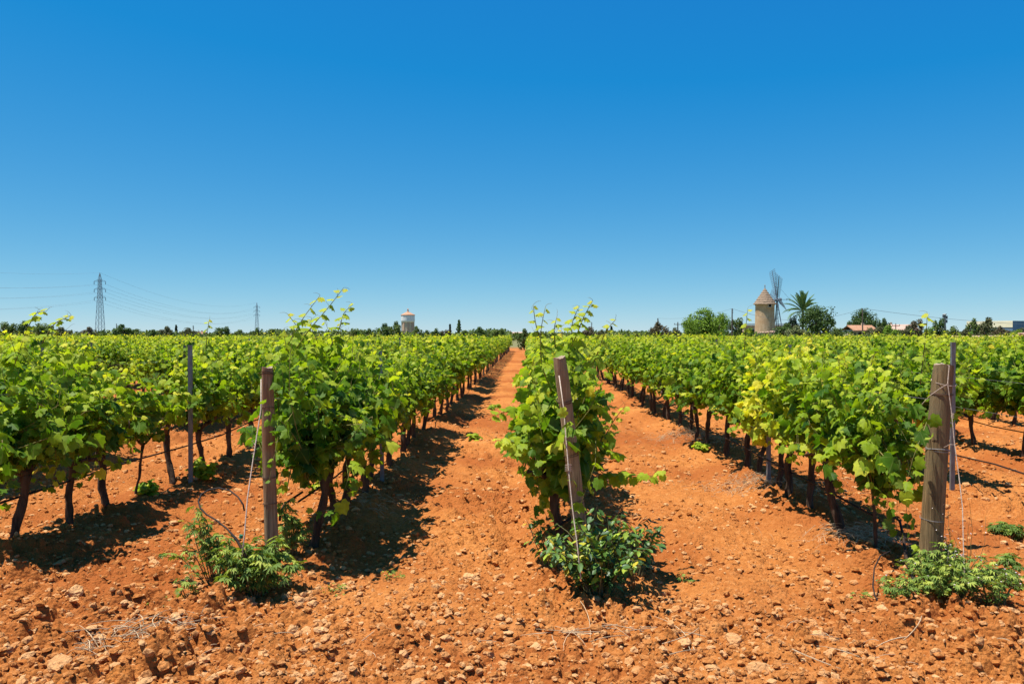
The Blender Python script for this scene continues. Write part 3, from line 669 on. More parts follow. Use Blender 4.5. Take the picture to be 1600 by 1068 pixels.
def wooden_post(base, top, r0, r1, mat, label, bands, seed):
    rr = random.Random(seed); root = empty('wooden_post', base, label, 'post', 'wooden end posts')
    b, t = Vector((0, 0, 0)), Vector(top) - Vector(base); ax = t.normalized(); qt = ax.to_track_quat('Z', 'Y'); seg, nz = 28, 26
    V, T = [], []; L = t.length
    for i in range(nz + 1):
        f = i / nz; z = -.12 + f * (L + .12)
        for k in range(seg):
            a = 2 * math.pi * k / seg
            rad = r0 + (r1 - r0) * f + .0035 * math.sin(3 * a + seed) + .003 * float(fbm(np.array([a * 2.0 + seed]), np.array([z * 2.2]), seed, 3)[0]) * 2
            if abs((a - .9 * math.sin(z * 2 + seed) * .2 - 4.4) % (2 * math.pi)) < .16: rad -= .007          # a long drying crack
            dz = (0.006 * math.sin(a * 2 + seed) + rr.uniform(-.002, .002)) if i == nz else 0
            if i == nz: rad -= .004
            V.append(qt @ Vector((rad * math.cos(a), rad * math.sin(a), z + dz)) + Vector((.006 * math.sin(z * 3 + seed), 0, 0)))
    for i in range(nz):
        for k in range(seg):
            a, c = i * seg + k, i * seg + (k + 1) % seg; T += [(a, c, c + seg), (a, c + seg, a + seg)]
    g = G(); g.add(V, T); obj('shaft', g.mesh('shaft', mat, True), None, root)
    g = G(); cv = [Vector(v) for v in V[-seg:]]; ce = sum(cv, Vector()) / seg - ax * .004; inner = [ce.lerp(v, .55) + ax * rr.uniform(-.003, .003) for v in cv]
    g.add(cv + inner + [ce], [t_ for k in range(seg) for t_ in ((k, (k + 1) % seg, seg + (k + 1) % seg), (k, seg + (k + 1) % seg, seg + k), (seg + k, seg + (k + 1) % seg, 2 * seg))])
    obj('end_grain', g.mesh('end_grain', M_WOODTOP), None, root)
    for (f, mt, rad) in bands:
        g = G(); ring(g, t * f + Vector((.006 * math.sin(L * f * 3 + seed), 0, 0)), r0 + (r1 - r0) * f + .004, rad, ax, rr.uniform(-.012, .012)); ring(g, t * f + ax * .006, r0 + (r1 - r0) * f + .004, rad, ax, rr.uniform(-.02, .02))
        obj('wire_band', g.mesh('wire_band', mt), None, root)
    return root
PL0, PL1 = Vector((-1.775, 5.5, gz(-1.775, 5.5))), P(413.5, 574, 5.5)
PM0, PM1 = Vector((.395, 5.52, gz(.395, 5.52))), P(873, 558, 5.36)
PR0, PR1 = Vector((2.745, 5.5, gz(2.745, 5.5))), P(1468, 569, 5.5)
wooden_post(PL0, PL1, .047, .041, M_WOOD, 'slim reddish-brown wooden end post left of the bare alley, shrub at its foot', [(.965, M_RUST, .0032), (.80, M_RUST, .0025), (.46, M_RUST, .002), (.33, M_RUST, .002)], 3)
wooden_post(PM0, PM1, .052, .043, M_WOOD_M, 'leaning grey wooden end post in the middle, rose bush at its foot', [(.80, M_RUST, .003), (.34, M_RUST, .002), (.55, M_RUST, .002)], 5)
wooden_post(PR0, PR1, .074, .067, M_WOOD_R, 'thick upright wooden end post on the right, twine knotted round its top', [(.86, M_RUST, .003), (.60, M_WIRE, .0028), (.27, M_WIRE, .0015)], 8)

def stake_mesh(h):
    g = G(); prof = [(-.022, -.012), (-.022, .014), (-.019, .014), (-.019, -.009), (.019, -.009), (.019, .014), (.022, .014), (.022, -.012)]; n = len(prof)
    V = [(x, y, z) for z in (-.1, h) for (x, y) in prof]; T = []
    for i in range(n): j = (i + 1) % n; T += [(i, j, j + n), (i, j + n, i + n)]
    for (a, b, c, d) in ((0, 3, 2, 1), (0, 7, 4, 3), (4, 7, 6, 5)): T += [(a + n, d + n, c + n), (a + n, c + n, b + n)]
    g.add(V, T)
    for k in range(14):                   # hooks for the wires
        z = .35 + k * (h - .4) / 14; g.box((-.0235, .004, z), (.004, .010, .03)); g.box((.0235, .004, z), (.004, .010, .03))
    return g.mesh('metal_stake', M_STAKE)
STAKE = stake_mesh(1.52)
stake_lab = {(-2, 0): 'bare grey metal stake beside the gap in the second row left', (-1, 0): 'metal stake half hidden in the row behind the slim post', (1, 0): 'short weathered stake among the trunks behind the thick post', (2, 0): 'grey metal stake standing just behind the thick right post'}
for k in (-5, -4, -3, -2, -1, 1, 2, 3):
    for j in range(5):
        y = [8.62, 13.6, 18.8, 24.2, 29.5][j] + (0 if j == 0 else vr.uniform(-.4, .4)); x = ROWS[k] + (.0 if (k, j) != (2, 0) else -.12)
        if k == -2 and j == 0: x = X(293, 8.62)
        if k == -1 and j == 0: x = X(593, 8.5)
        if k == 2 and j == 0: y = 8.36; x = X(1482, y)
        pxx = CX + x * F / y
        if not 5 < pxx < 1595 or (k in (-1, 1) and j > 0): continue
        o = obj('metal_stake', STAKE, None, None, (x, y, gz(x, y))); o.rotation_euler = (vr.uniform(-.02, .02), vr.uniform(-.03, .03), vr.uniform(-.3, .3))
        if (k, j) in ((2, 0), (-2, 0)): o.rotation_euler = (0, 0, .1)
        o.scale.z = {(-2, 0): 1.0, (2, 0): 1.02}.get((k, j), vr.uniform(.90, .97))
        tag(o, stake_lab.get((k, j), f"grey metal stake, {ordinal(j + 1)} along the {ordinal(abs(k))} row {'left' if k < 0 else 'right'} of the leaning post"), 'stake', 'metal trellis stakes')

def cable(name, pts, rad, mat, label, cat, group=None, seg=5):
    g = G(); g.tube(pts, rad, seg); return tag(obj(name, g.mesh(name, mat, True)), label, cat, group)
def sag_line(a, b, sag, n=12):
    a, b = Vector(a), Vector(b); return [a.lerp(b, i / n) - Vector((0, 0, sag * 4 * (i / n) * (1 - i / n))) for i in range(n + 1)]
def row_line(x0, y0, x, z, y1, jit, seed, step=1.1):
    rr = random.Random(seed); pts = []; y = y0
    while y < y1:
        f = min(1, (y - y0) / 1.2); pts.append(Vector((x0 + (x - x0) * f + rr.uniform(-jit, jit), y, z + rr.uniform(-jit, jit) * 1.5))); y += step
    return pts
ENDS = {-1: (-1.775, 5.5), 0: (.34, 5.42), 1: (2.75, 5.5)}
for k in (-3, -2, -1, 0, 1, 2, 3):
    x0, y0 = ENDS.get(k, (ROWS[k], 5.5)); nm = row_words(k).replace('the row', 'the row')
    for z, w in ((.92, 'lower'), (1.24, 'upper')):
        cable('trellis_wire', row_line(x0, y0, ROWS[k], z, 34, .008, 900 + k * 3 + int(z * 10)), .0013, M_WIRE, f"{w} trellis wire along {nm}", 'wire', 'trellis wires', 4)
    y_h = 6.0 if k in (-1, 0, 1) else 5.6
    cable('drip_hose', row_line(ROWS[k] - .03, y_h, ROWS[k] - .03, .36 if k == 1 else .43, 30, .022, 950 + k), .0085, M_HOSE, f"thin dark drip hose hung along {nm}", 'hose', 'drip hoses', 6)

# guy wires, twine and loose hoses at the row ends
cable('guy_wire', [PL1 + Vector((-.02, -.05, -.08)), P(405, 640, 5.36), P(392, 720, 5.2), P(383, 780, 5.05), P(378, 838, 4.95), P(374, 872, 4.9)], .0042, M_TWINE, 'pale guy wire slanting down left of the slim post', 'wire', 'guy wires')
g = G(); a = P(393, 712, 5.2)
for s in range(5): g.tube([a + Vector((0, 0, .02 * s)), a + Vector((.010 * (1 if s % 2 else -1), -.008, .02 * s + .012)), a + Vector((.003, 0, .02 * s + .02))], .0022, 4)
tag(obj('wire_knot', g.mesh('wire_knot', M_TWINE)), 'frayed knot on the guy wire left of the slim post', 'knot')
cable('guy_wire', [PM1 + Vector((0, -.06, -.12)), P(881, 640, 5.2), P(888, 730, 5.05), P(894, 790, 4.95), P(902, 850, 4.85), P(908, 905, 4.75)], .0042, M_TWINE, 'pale guy wire running down in front of the leaning post', 'wire', 'guy wires')
g = G(); a = P(888, 735, 5.04)
for s in range(4): g.tube([a + Vector((-.02, 0, .012 * s)), a + Vector((0, -.012, .012 * s + .004)), a + Vector((.02, 0, .012 * s))], .003, 4)
tag(obj('wire_knot', g.mesh('wire_knot', M_TWINE)), 'frayed knot on the guy wire in front of the leaning post', 'knot')
rt = empty('twine', PR1, 'pale twine tied over the top of the thick post and hanging down', 'twine'); o = Vector(PR1)
fr = .078
def loc(pts): return [Vector(p) - o for p in pts]
g = G(); g.tube(loc([PR1 + Vector((-.02, -.0, .01)), PR1 + Vector((0, -fr * .9, -.005)), P(1474, 598, 5.4), P(1480, 640, 5.38), P(1485, 690, 5.34), P(1492, 740, 5.28), P(1498, 790, 5.2), P(1500, 860, 5.1), P(1503, 912, 5.05)]), .003, 5); obj('strand', g.mesh('strand', M_TWINE), None, rt)
g = G(); ring(g, Vector((.0, 0, -.12)), fr, .0028, Vector((.12, 0, 1)), .02); obj('loop', g.mesh('loop', M_TWINE), None, rt)
g = G(); g.tube(loc([P(1476, 598, 5.4), P(1462, 606, 5.4), P(1447, 617, 5.42), P(1435, 630, 5.5)]), .0025, 4); obj('strand', g.mesh('strand', M_TWINE), None, rt)
g = G()
for q in range(4): ring(g, Vector((P(1482, 645 + q * 2, 5.38) - o)), .008, .003, Vector((.2, 0, 1)), 0, 8)
obj('knot', g.mesh('knot', M_TWINE), None, rt)
g = G(); g.tube(loc([P(1469, 697, 5.4), P(1478, 692, 5.36), P(1487, 693, 5.35), P(1492, 701, 5.35)]), .002, 4); obj('strand', g.mesh('strand', M_TWINE), None, rt)

cable('irrigation_hose', [P(383, 880, 4.95), P(375, 862, 4.98), P(366, 846, 5.0), P(352, 830, 5.05), P(335, 816, 5.1), P(318, 806, 5.15), P(308, 796, 5.2), P(305, 785, 5.24), P(310, 774, 5.3), P(322, 767, 5.32), P(338, 764, 5.34), P(355, 768, 5.3), P(368, 778, 5.25), P(376, 790, 5.2), P(378, 800, 5.2)], [.010, .010, .009] + [.0055] * 12, M_HOSE, 'dark looping hose end sticking out of the shrub at the slim post', 'hose', None, 7)
cable('irrigation_hose', [P(434, 815, 5.75), P(436, 800, 5.8), P(443, 788, 5.9), P(455, 780, 6.1), P(470, 770, 6.3)], .009, M_HOSE, 'short bent hose between the slim post and the first trunk', 'hose', None, 7)
cable('irrigation_hose', [P(870, 826, 5.62), P(880, 816, 5.66), P(895, 808, 5.7), P(915, 800, 5.9)], .009, M_HOSE, 'short bent hose behind the foot of the leaning post', 'hose', None, 7)
cable('irrigation_hose', [P(1388, 800, 6.0), P(1402, 812, 5.75), P(1407, 835, 5.6), P(1412, 868, 5.4), P(1420, 890, 5.25), P(1428, 912, 5.1)], [.009, .009, .010, .013, .016, .016], M_HOSE, 'thick black hose running down into the weeds at the thick post', 'hose', None, 8)
cable('irrigation_hose', [P(1388, 858, 5.5), P(1372, 866, 5.4), P(1363, 885, 5.25), P(1361, 912, 5.1), P(1364, 928, 5.05), P(1376, 945, 4.98), P(1388, 958, 4.9)], .005, M_HOSE, 'thin hose bent round the front of the right weeds', 'hose', None, 6)
g = G(); g.tube([P(372, 843, 4.95), P(373, 838, 4.95)], .012, 8); tag(obj('hose_clip', g.mesh('hose_clip', M_GREENCLIP)), 'small green clip on the guy wire by the hose loop', 'clip')

# ------------------------------------------------------------------ weeds and shrubs on the ground
def bush(name, px, py, spread, height, nst, per, size, templ, mat, label, cat, seed, lean=(0, 0), tint=(.1, .8), stemr=.004, flat=.5, group=None, flowers=0, dead=0):
    x, y = on_ground(px, py); rr = random.Random(seed); r = np.random.default_rng(seed)
    root = empty(name, (x, y, gz(x, y)), label, cat, group); g = G(); pos, nr_, tp, sz, tn = [], [], [], [], []; tips = []
    for k in range(nst):
        a = rr.uniform(0, 6.283); q = rr.random() ** .6; e = Vector((math.cos(a) * spread * q + lean[0], math.sin(a) * spread * q * .8 + lean[1], height * rr.uniform(.55, 1.1) * (1 - flat * q * q)))
        b = Vector((math.cos(a) * .05, math.sin(a) * .05, -.01)); mid = b.lerp(e, .5) + Vector((rr.uniform(-.05, .05), rr.uniform(-.05, .05), .18 * e.length))
        line = [b, b.lerp(mid, .55), mid, mid.lerp(e, .5) + Vector((0, 0, .02)), e]
        s = G(); s.tube(line, [stemr, stemr * .9, stemr * .75, stemr * .55, stemr * .35], 4); obj('stem', s.mesh('stem', M_WEEDSTEM), None, root); tips.append(e)
        for j in range(per):
            t = .22 + .78 * (j + rr.random()) / per; f = t * 4; i = min(int(f), 3); c = line[i].lerp(line[i + 1], f - i)
            od = Vector((rr.uniform(-1, 1), rr.uniform(-1, 1), rr.uniform(-.2, .8))).normalized()
            pos.append(c + od * .02); nr_.append(Vector((0, 0, 1)) + od * .6 + Vector((rr.uniform(-.4, .4), rr.uniform(-.4, .4), 0))); tp.append(od + Vector((0, 0, -.2)))
            sz.append(size * rr.uniform(.6, 1.25)); tn.append(tint[0] + (tint[1] - tint[0]) * rr.random() ** 1.6 + (.2 if rr.random() < .08 else 0))
    put_leaves(g, np.array(pos), np.array(nr_), np.array(tp), np.array(sz), np.array(tn), templ, r)
    fo = obj('foliage', g.mesh('foliage', mat, True), None, root); fo['kind'] = 'stuff'
    if flowers:
        for k in range(flowers):
            s = G(); c = rr.choice(tips) + Vector((rr.uniform(-.02, .02), rr.uniform(-.02, .02), rr.uniform(.0, .03))); s.lathe([(.001, -.005), (.004, 0), (.006, .005), (.003, .006), (.0005, .005)], 6, c=c); obj('flower', s.mesh('flower', M_FLOWER), None, root)
    return root
M_FLOWER = grain_mat('small_flower', (.45, .36, .34), (.68, .60, .56), 40, bump=0)
bush('leafy_weed', 392, 940, .31, .42, 40, 17, .062, 'hand', M_WEED, 'dense green hand-leaved weed at the foot of the slim post', 'weed', 1, tint=(.2, 1.0))
bush('leafy_weed', 330, 915, .26, .50, 16, 14, .055, 'hand', M_WEED, 'loose tall weed left of the dense one at the slim post', 'weed', 2, lean=(-.12, 0), tint=(.15, .9))
bush('leafy_weed', 452, 885, .15, .42, 16, 13, .055, 'hand', M_WEED, 'pale green weed between the slim post and the first trunk', 'weed', 3, tint=(.35, 1.0))
bush('leafy_weed', 288, 945, .07, .22, 5, 8, .04, 'hand', M_WEED, 'small lone weed left of the shrub at the slim post', 'weed', 31, tint=(.2, .9))
bush('rose_bush', 935, 940, .45, .54, 54, 18, .056, 'oval', M_ROSE, 'dark glossy rose bush with some yellow leaves below the leaning post', 'bush', 4, tint=(0, .95), stemr=.005, flat=.35)
bush('rose_shoot', 990, 905, .14, .46, 9, 12, .060, 'oval', M_ROSE, 'upright dark leafy shoots right of the leaning post foot', 'bush', 5, lean=(.16, .05), tint=(0, .5), stemr=.005)
bush('rose_shoot', 868, 905, .12, .52, 9, 11, .055, 'oval', M_ROSE, 'tall thin leafy shoots left of the leaning post foot', 'bush', 6, lean=(-.10, .05), tint=(.2, .9), stemr=.005)
bush('low_weed', 1478, 938, .37, .34, 52, 15, .040, 'hand', M_WEED, 'spreading green weed patch with pale flowers below the thick post', 'weed', 7, tint=(.2, 1.0), flat=.3, flowers=24)
bush('low_weed', 1410, 946, .19, .26, 18, 14, .038, 'hand', M_WEED, 'lower left lobe of weeds beside the thick black hose', 'weed', 8, tint=(.25, 1.0), flat=.3, flowers=5)
bush('low_weed', 1552, 946, .20, .27, 16, 14, .036, 'hand', M_WEED, 'right lobe of the weed patch near the picture edge', 'weed', 9, tint=(.15, .9), flat=.3, flowers=8)
bush('low_weed', 1592, 915, .12, .14, 10, 12, .045, 'hand', M_WEED, 'sparse weed at the right picture edge', 'weed', 10, tint=(.1, .7))
bush('low_weed', 1455, 880, .13, .30, 16, 14, .035, 'hand', M_WEED, 'thin weeds against the foot of the thick post', 'weed', 11, tint=(.3, 1.0), flowers=6)
bush('dry_stalks', 1500, 925, .20, .62, 12, 5, .014, 'oval', M_FLOWER, 'tall thin dry stalks with pale seed heads in the right weeds', 'weed', 41, tint=(.3, .8), stemr=.0018, flat=.2)
bush('tuft_weed', 1566, 832, .14, .13, 18, 13, .05, 'hand', M_WEED, 'small round weed alone on the soil right of the thick post', 'weed', 12, tint=(.1, .7))
bush('tuft_weed', 1568, 885, .07, .10, 8, 9, .045, 'hand', M_WEED, 'little weed between the round weed and the weed patch', 'weed', 13, tint=(.1, .7))
for (a_, b_, s_, lab_) in ((610, 905, 51, 'tiny seedling on the soil at the edge of the left shade'), (1068, 908, 52, 'tiny seedling on bare soil right of the rose bush'), (1345, 935, 53, 'tiny seedling left of the right weed patch'), (236, 965, 54, 'tiny seedling on the soil left of the slim post weeds'), (520, 930, 55, 'tiny seedling right of the slim post weeds')):
    bush('seedling', a_, b_, .05, .07, 5, 5, .026, 'hand', M_WEED, lab_, 'weed', s_, tint=(.3, 1.0), stemr=.0015)
bush('vine_sucker', 312, 760, .13, .26, 14, 11, .075, 'vine', M_VINE, 'bright young vine sprout beside the bare metal stake', 'sprout', 14, tint=(.45, .9))
bush('vine_sucker', 224, 784, .12, .12, 12, 9, .065, 'vine', M_VINE, 'bright low sprout at the foot of the thin young vine', 'sprout', 15, tint=(.5, .95))
bush('vine_sucker', 500, 765, .08, .14, 6, 8, .06, 'vine', M_VINE, 'small green sprout on the soil behind the slim post row', 'sprout', 16, tint=(.5, .9))
bush('vine_sucker', 742, 690, .10, .14, 5, 7, .08, 'vine', M_VINE, 'pale sprout at the edge of the alley beside the left trunks', 'sprout', 17, tint=(.5, .9))
bush('vine_sucker', 1095, 712, .14, .16, 7, 8, .08, 'vine', M_VINE, 'green sprout at the foot of the trunks behind the thick post', 'sprout', 18, tint=(.4, .9))
bush('vine_sucker', 772, 640, .12, .14, 5, 7, .09, 'vine', M_VINE, 'distant green sprout low at the left edge of the alley', 'sprout', 19, tint=(.5, .9))

def straw(px, py, sx, sy, n, L, label, seed, thick=.0024, up=.05):
    x, y = on_ground(px, py); rr = random.Random(seed); g = G(); ends = []
    for k in range(n):
        a = rr.gauss(0, .8) + (math.pi if rr.random() < .5 else 0); l = L * rr.uniform(.25, 1.2); c = Vector((rr.gauss(0, sx), rr.gauss(0, sy), 0)); d = Vector((math.cos(a), math.sin(a), 0)) * l / 2
        ends.append((c - d, c + d, Vector((-d.y, d.x, 0)) * rr.uniform(-.3, .3), rr.random(), rr.random()))
    ex_ = np.array([[x + p.x for p in (e[0], e[1])] for e in ends]).ravel(); ey_ = np.array([[y + p.y for p in (e[0], e[1])] for e in ends]).ravel()
    ez_ = (ground_low(ex_, ey_) + ground_detail(ex_, ey_)).reshape(-1, 2)
    for (p, q, sd, u0, u1), (za, zb) in zip(ends, ez_):
        A = Vector((p.x, p.y, za + up * u0 * u0 - .004)); B = Vector((q.x, q.y, zb + up * u1 * u1 + .002)); th = thick * rr.uniform(.5, 1.3)
        g.tube([A.lerp(B, t) + sd * 4 * t * (1 - t) + Vector((0, 0, .012 * 4 * t * (1 - t))) for t in (0, .2, .4, .6, .8, 1)], [th, th, th, th * .9, th * .8, th * .5], 4)
    o = obj('dry_straw', g.mesh('dry_straw', M_STRAW), None, None, (x, y, 0)); tag(o, label, None, None, 'stuff')
straw(235, 1005, .16, .07, 60, .30, 'heap of dry bleached twigs on the soil, lower left', 1)
straw(135, 1025, .06, .04, 40, .12, 'short tangle of dry grass left of the twig heap', 2, .0018, .08)
straw(985, 1000, .22, .07, 16, .34, 'dry curled twigs on the soil below the rose bush', 3)
straw(1190, 765, .35, .25, 420, .15, 'dry grey grass at the foot of the right vine trunks', 4, .0016, .07)
straw(1350, 850, .22, .16, 320, .14, 'dry brown grass around the first right vine trunk', 5, .0015, .08)
straw(1080, 690, .4, .4, 360, .18, 'dry grass further along the right vine trunks', 6, .002, .08)
straw(1330, 1020, .5, .14, 22, .22, 'scattered dry twigs in the right foreground', 7)
straw(420, 1010, .6, .2, 20, .16, 'scattered dry twigs in the left foreground', 8)
straw(575, 800, .3, .2, 60, .15, 'thin dry grass in the shade of the left row', 9, .002, .06)

# ------------------------------------------------------------------ trees and shrubs behind the vineyard
def tree_crown(seed, n=1500, clumps=26, flat=1.0, leaf=.15):
    """leaf clumps through a unit crown: radius 1, from z = 0 to about 2"""
    r = np.random.default_rng(seed); g = G()
    d = unit(r.normal(size=(clumps, 3))); c = d * (0.35 + .55 * r.random((clumps, 1)) ** .6); cr = .22 + .2 * r.random(clumps)
    who = r.integers(0, clumps, n); q = unit(r.normal(size=(n, 3)))
    p = c[who] + q * (cr[who] * (.55 + .45 * r.random(n)))[:, None]
    p[:, 2] = np.maximum(p[:, 2], -1) + 1.0
    nrm = unit(q + np.array([0, 0, .5]) + .5 * r.normal(size=(n, 3))); tip = r.normal(size=(n, 3)) + np.array([0, 0, -.3])
    ct = .2 * r.random(clumps)
    put_leaves(g, p, nrm, tip, leaf * (.7 + .7 * r.random(n)), .15 + .6 * r.random(n) + ct[who], 'far', r)
    return g.mesh('crown')
TREE_CROWNS = [tree_crown(700 + k) for k in range(5)]
FINE_CROWNS = [tree_crown(720 + k, 5200, 60, 1.0, .085) for k in range(3)]
def trunk_gen():
    g = G(); g.tube([(0, 0, -.1), (.03, .02, .35), (-.02, .05, .8), (.03, 0, 1.3)], [.10, .075, .06, .03], 8)
    for a in (.4, 2.3, 4.1, 5.4): g.tube([(0, 0, .5 + .1 * a / 5), (.25 * math.cos(a), .25 * math.sin(a), .9), (.55 * math.cos(a), .55 * math.sin(a), 1.25)], [.05, .035, .015], 6)
    return g.mesh('trunk', M_TRUNK, True)
TRUNK_FAR = trunk_gen()
def tree(px, ytop, wpx, Y, kind, label, seed, name='tree', cat='tree', fine=False, low=0.0, group='trees beyond the vineyard'):
    x = X(px, Y); top = H + (CY - ytop) / F * Y; w = wpx / F * Y / 2; rr = random.Random(seed)
    root = empty(name, (x, Y, 0), label, cat, group)
    tr = obj('trunk', TRUNK_FAR, None, root); tr.scale = (w * .8, w * .8, top / 2.0)
    me = (FINE_CROWNS if fine else TREE_CROWNS)[rr.randrange(3)]
    o = bpy.data.objects.new('crown', me); link(o, root)
    if len(me.materials) == 0: me.materials.append(M_TREE[kind])
    o.material_slots[0].link = 'OBJECT'; o.material_slots[0].material = M_TREE[kind]
    z0 = low * top; o.location = (0, 0, z0); o.scale = (w * .95, w * .9, (top - z0) / 1.88); o.rotation_euler.z = rr.uniform(0, 6.28); o['kind'] = 'stuff'
    return root
D = 150.0
tl = [(5, 503, 30, D, 'mid', 'mid-green shrub behind the vines at the left picture edge'), (30, 503, 34, D + 6, 'dark', 'dark shrub second from the left edge'), (57, 505, 34, D - 5, 'mid', 'round shrub under the long curled vine shoot at the left'),
      (88, 512, 34, D + 10, 'olive', 'low olive shrub between the left shrubs and the tall pylon'), (133, 511, 26, D + 20, 'brown', 'brownish shrub just left of the tall pylon foot'), (185, 507, 36, D, 'dark', 'dark ragged shrub right of the tall pylon'),
      (205, 514, 22, D + 8, 'mid', 'low shrub right of the ragged one by the tall pylon'), (255, 510, 28, D + 4, 'olive', 'olive shrub midway between the two pylons'), (238, 515, 22, D, 'dark', 'small dark shrub left of the midway olive shrub'), (292, 513, 32, D + 9, 'olive', 'flat olive shrub right of the thin dark cypress between the pylons'),
      (343, 510, 30, D - 8, 'dark', 'rounded dark shrub left of the small pylon'), (372, 516, 30, D + 12, 'mid', 'low shrub strip left of the small pylon'), (398, 513, 20, D + 3, 'dark', 'dark shrub at the foot of the small pylon'), (425, 515, 30, D, 'mid', 'low shrub right of the small pylon'),
      (555, 513, 30, D, 'mid', 'low shrub under the tips of the long left shoots'), (575, 514, 24, D + 5, 'dark', 'dark low shrub left of the water tower group'), (600, 507, 32, D - 10, 'dark', 'dark tree left of the water tower'), (618, 504, 26, D - 14, 'mid', 'green tree touching the water tower on its left'),
      (652, 510, 20, D - 16, 'mid', 'small tree at the right foot of the water tower'), (664, 516, 20, D, 'dark', 'low shrub right of the water tower'), (680, 514, 20, D + 5, 'dark', 'dark shrub left of the two thin cypresses'), (697, 515, 22, D + 8, 'brown', 'brownish shrub under the thin cypress'),
      (728, 517, 26, D, 'mid', 'low green shrub right of the small conifer'), (750, 511, 26, D - 6, 'dark', 'round dark tree right of the small conifer'), (778, 513, 26, D, 'mid', 'mid-green tree left of the low pink roof'), (819, 514, 26, 80, 'dark', 'dark tree at the far end of the bare alley'), (842, 518, 24, 82, 'mid', 'shrub behind the middle row shoots'),
      (918, 511, 30, D - 3, 'brown', 'brown shrub just right of the middle row shoots'), (940, 516, 22, D, 'olive', 'olive shrub left of the twin cypresses'), (990, 520, 36, D + 10, 'mid', 'very low shrub right of the twin cypresses'), (1028, 505, 36, D - 10, 'brown', 'brown bush with a pole behind it, left of the bright green tree'), (1052, 513, 24, D - 5, 'olive', 'olive bush at the left foot of the bright green tree'),
      (1149, 497, 28, D + 2, 'mid', 'green tree behind the bare pole left of the windmill'), (1168, 512, 18, D - 4, 'green', 'bright small bush left of the windmill tower'), (1222, 505, 34, D + 10, 'dark', 'dark bush at the right foot of the windmill tower'), (1236, 493, 16, D + 14, 'cypress', 'narrow dark tree between windmill and palm'), (1240, 509, 34, D - 15, 'pale', 'pale grey-green bush under the palm'),
      (1306, 511, 20, D - 12, 'mid', 'small shrub right of the big round dark tree'), (1328, 499, 20, D + 24, 'dark', 'dark tree left of the pole by the terracotta roof'), (1361, 510, 30, D - 20, 'olive', 'olive bush right of the terracotta roof'), (1385, 510, 30, D - 22, 'green', 'bright bush below the long pink roof'), (1425, 499, 26, D - 5, 'brown', 'brownish tree right of the long pink roof'),
      (1412, 510, 26, D - 20, 'olive', 'olive bush before the brownish tree right of the pink roof'), (1447, 511, 18, D - 20, 'green', 'yellow-green bush left of the tall dark bush'), (1459, 498, 22, D - 14, 'dark', 'tall dark bush below the mast with drums'), (1480, 511, 28, D - 18, 'mid', 'low green bush right of the mast with drums'), (1513, 500, 26, D - 10, 'mid', 'green tree left of the tree before the warehouse'),
      (1500, 514, 26, D - 20, 'olive', 'low olive bush left of the warehouse'), (1531, 497, 30, D - 12, 'olive', 'olive tree in front of the cream warehouse end'), (1555, 511, 28, D - 16, 'brown', 'brown bush below the cream warehouse wall'), (1578, 515, 26, D - 20, 'green', 'bright low bush below the warehouse corner'), (1592, 512, 20, D - 10, 'olive', 'olive bush below the blue warehouse wall')]
for i, (a, b, c, d, k, lab) in enumerate(tl): tree(a, b, c, d, k, lab, 800 + i, 'shrub' if any(w in lab for w in ('shrub', 'bush')) else 'tree', 'shrub' if any(w in lab for w in ('shrub', 'bush')) else 'tree')
tree(1099, 485, 58, 140, 'green', 'big bright green round tree left of the bare pole', 860, fine=True, low=.05)
tree(1123, 492, 34, 138, 'green', 'right half of the bright green tree group', 861, fine=True)
tree(1077, 496, 32, 137, 'green', 'left lobe of the bright green tree group', 862, fine=True)
tree(1273, 476, 56, 145, 'dark', 'big round dark tree right of the palm', 863, fine=True)
tree(1347, 486, 42, 185, 'dark', 'wide dark tree behind the pole and terracotta roof', 864, fine=True)
tree(1377, 498, 20, 183, 'dark', 'small dark tree at the right end of the wide dark tree', 865)
# a hedge-like mass of low scrub that closes the view behind them
r3 = np.random.default_rng(31); n = 26000; sx = (r3.random(n) - .5) * 300 + 5; sy = 168 + 12 * r3.random(n); hh = 1.5 + 1.0 * (fbm(sx / 9, sx * 0 + 3, 6, 3) + .3)
p = np.stack([sx, sy, np.maximum(.1, hh * r3.random(n) ** .6)], 1)
g = G(); put_leaves(g, p, unit(r3.normal(size=(n, 3)) + np.array([0, -.4, .8])), r3.normal(size=(n, 3)), .5 * (.6 + .8 * r3.random(n)), .2 + .6 * r3.random(n), 'far', r3)
tag(obj('undergrowth', g.mesh('undergrowth', M_TREE['mid'])), 'low strip of scrub along the far edge of the vineyard', None, None, 'stuff')

def cypress(px, ytop, wpx, Y, label, seed, name='cypress_tree', kind='cypress', ragged=0.0):
    x = X(px, Y); top = H + (CY - ytop) / F * Y; w = wpx / F * Y / 2; r = np.random.default_rng(seed); n = 700
    root = empty(name, (x, Y, 0), label, 'tree', 'trees beyond the vineyard')
    g = G(); g.tube([(0, 0, 0), (0, 0, top * .9)], [.12, .03], 6); obj('trunk', g.mesh('trunk', M_TRUNK), None, root)
    t = r.random(n); a = r.random(n) * 6.283; tier = 1 if not ragged else (.45 + .55 * ((t * 7) % 1 < .5))
    rad = w * np.sin(np.clip(.12 + .88 * (1 - t), 0, 1) * 1.5) * tier * (.6 + .5 * r.random(n)); p = np.stack([rad * np.cos(a), rad * np.sin(a), .06 * top + t * top * .95], 1)
    g = G(); put_leaves(g, p, np.stack([np.cos(a), np.sin(a), .4 + 0 * a], 1) + .4 * r.normal(size=(n, 3)), np.stack([0 * a, 0 * a, 1 + 0 * a], 1) + .4 * r.normal(size=(n, 3)), .35 * (.7 + .6 * r.random(n)), .1 + .7 * r.random(n), 'far', r)
    o = obj('crown', g.mesh('crown', M_TREE[kind]), None, root); o['kind'] = 'stuff'
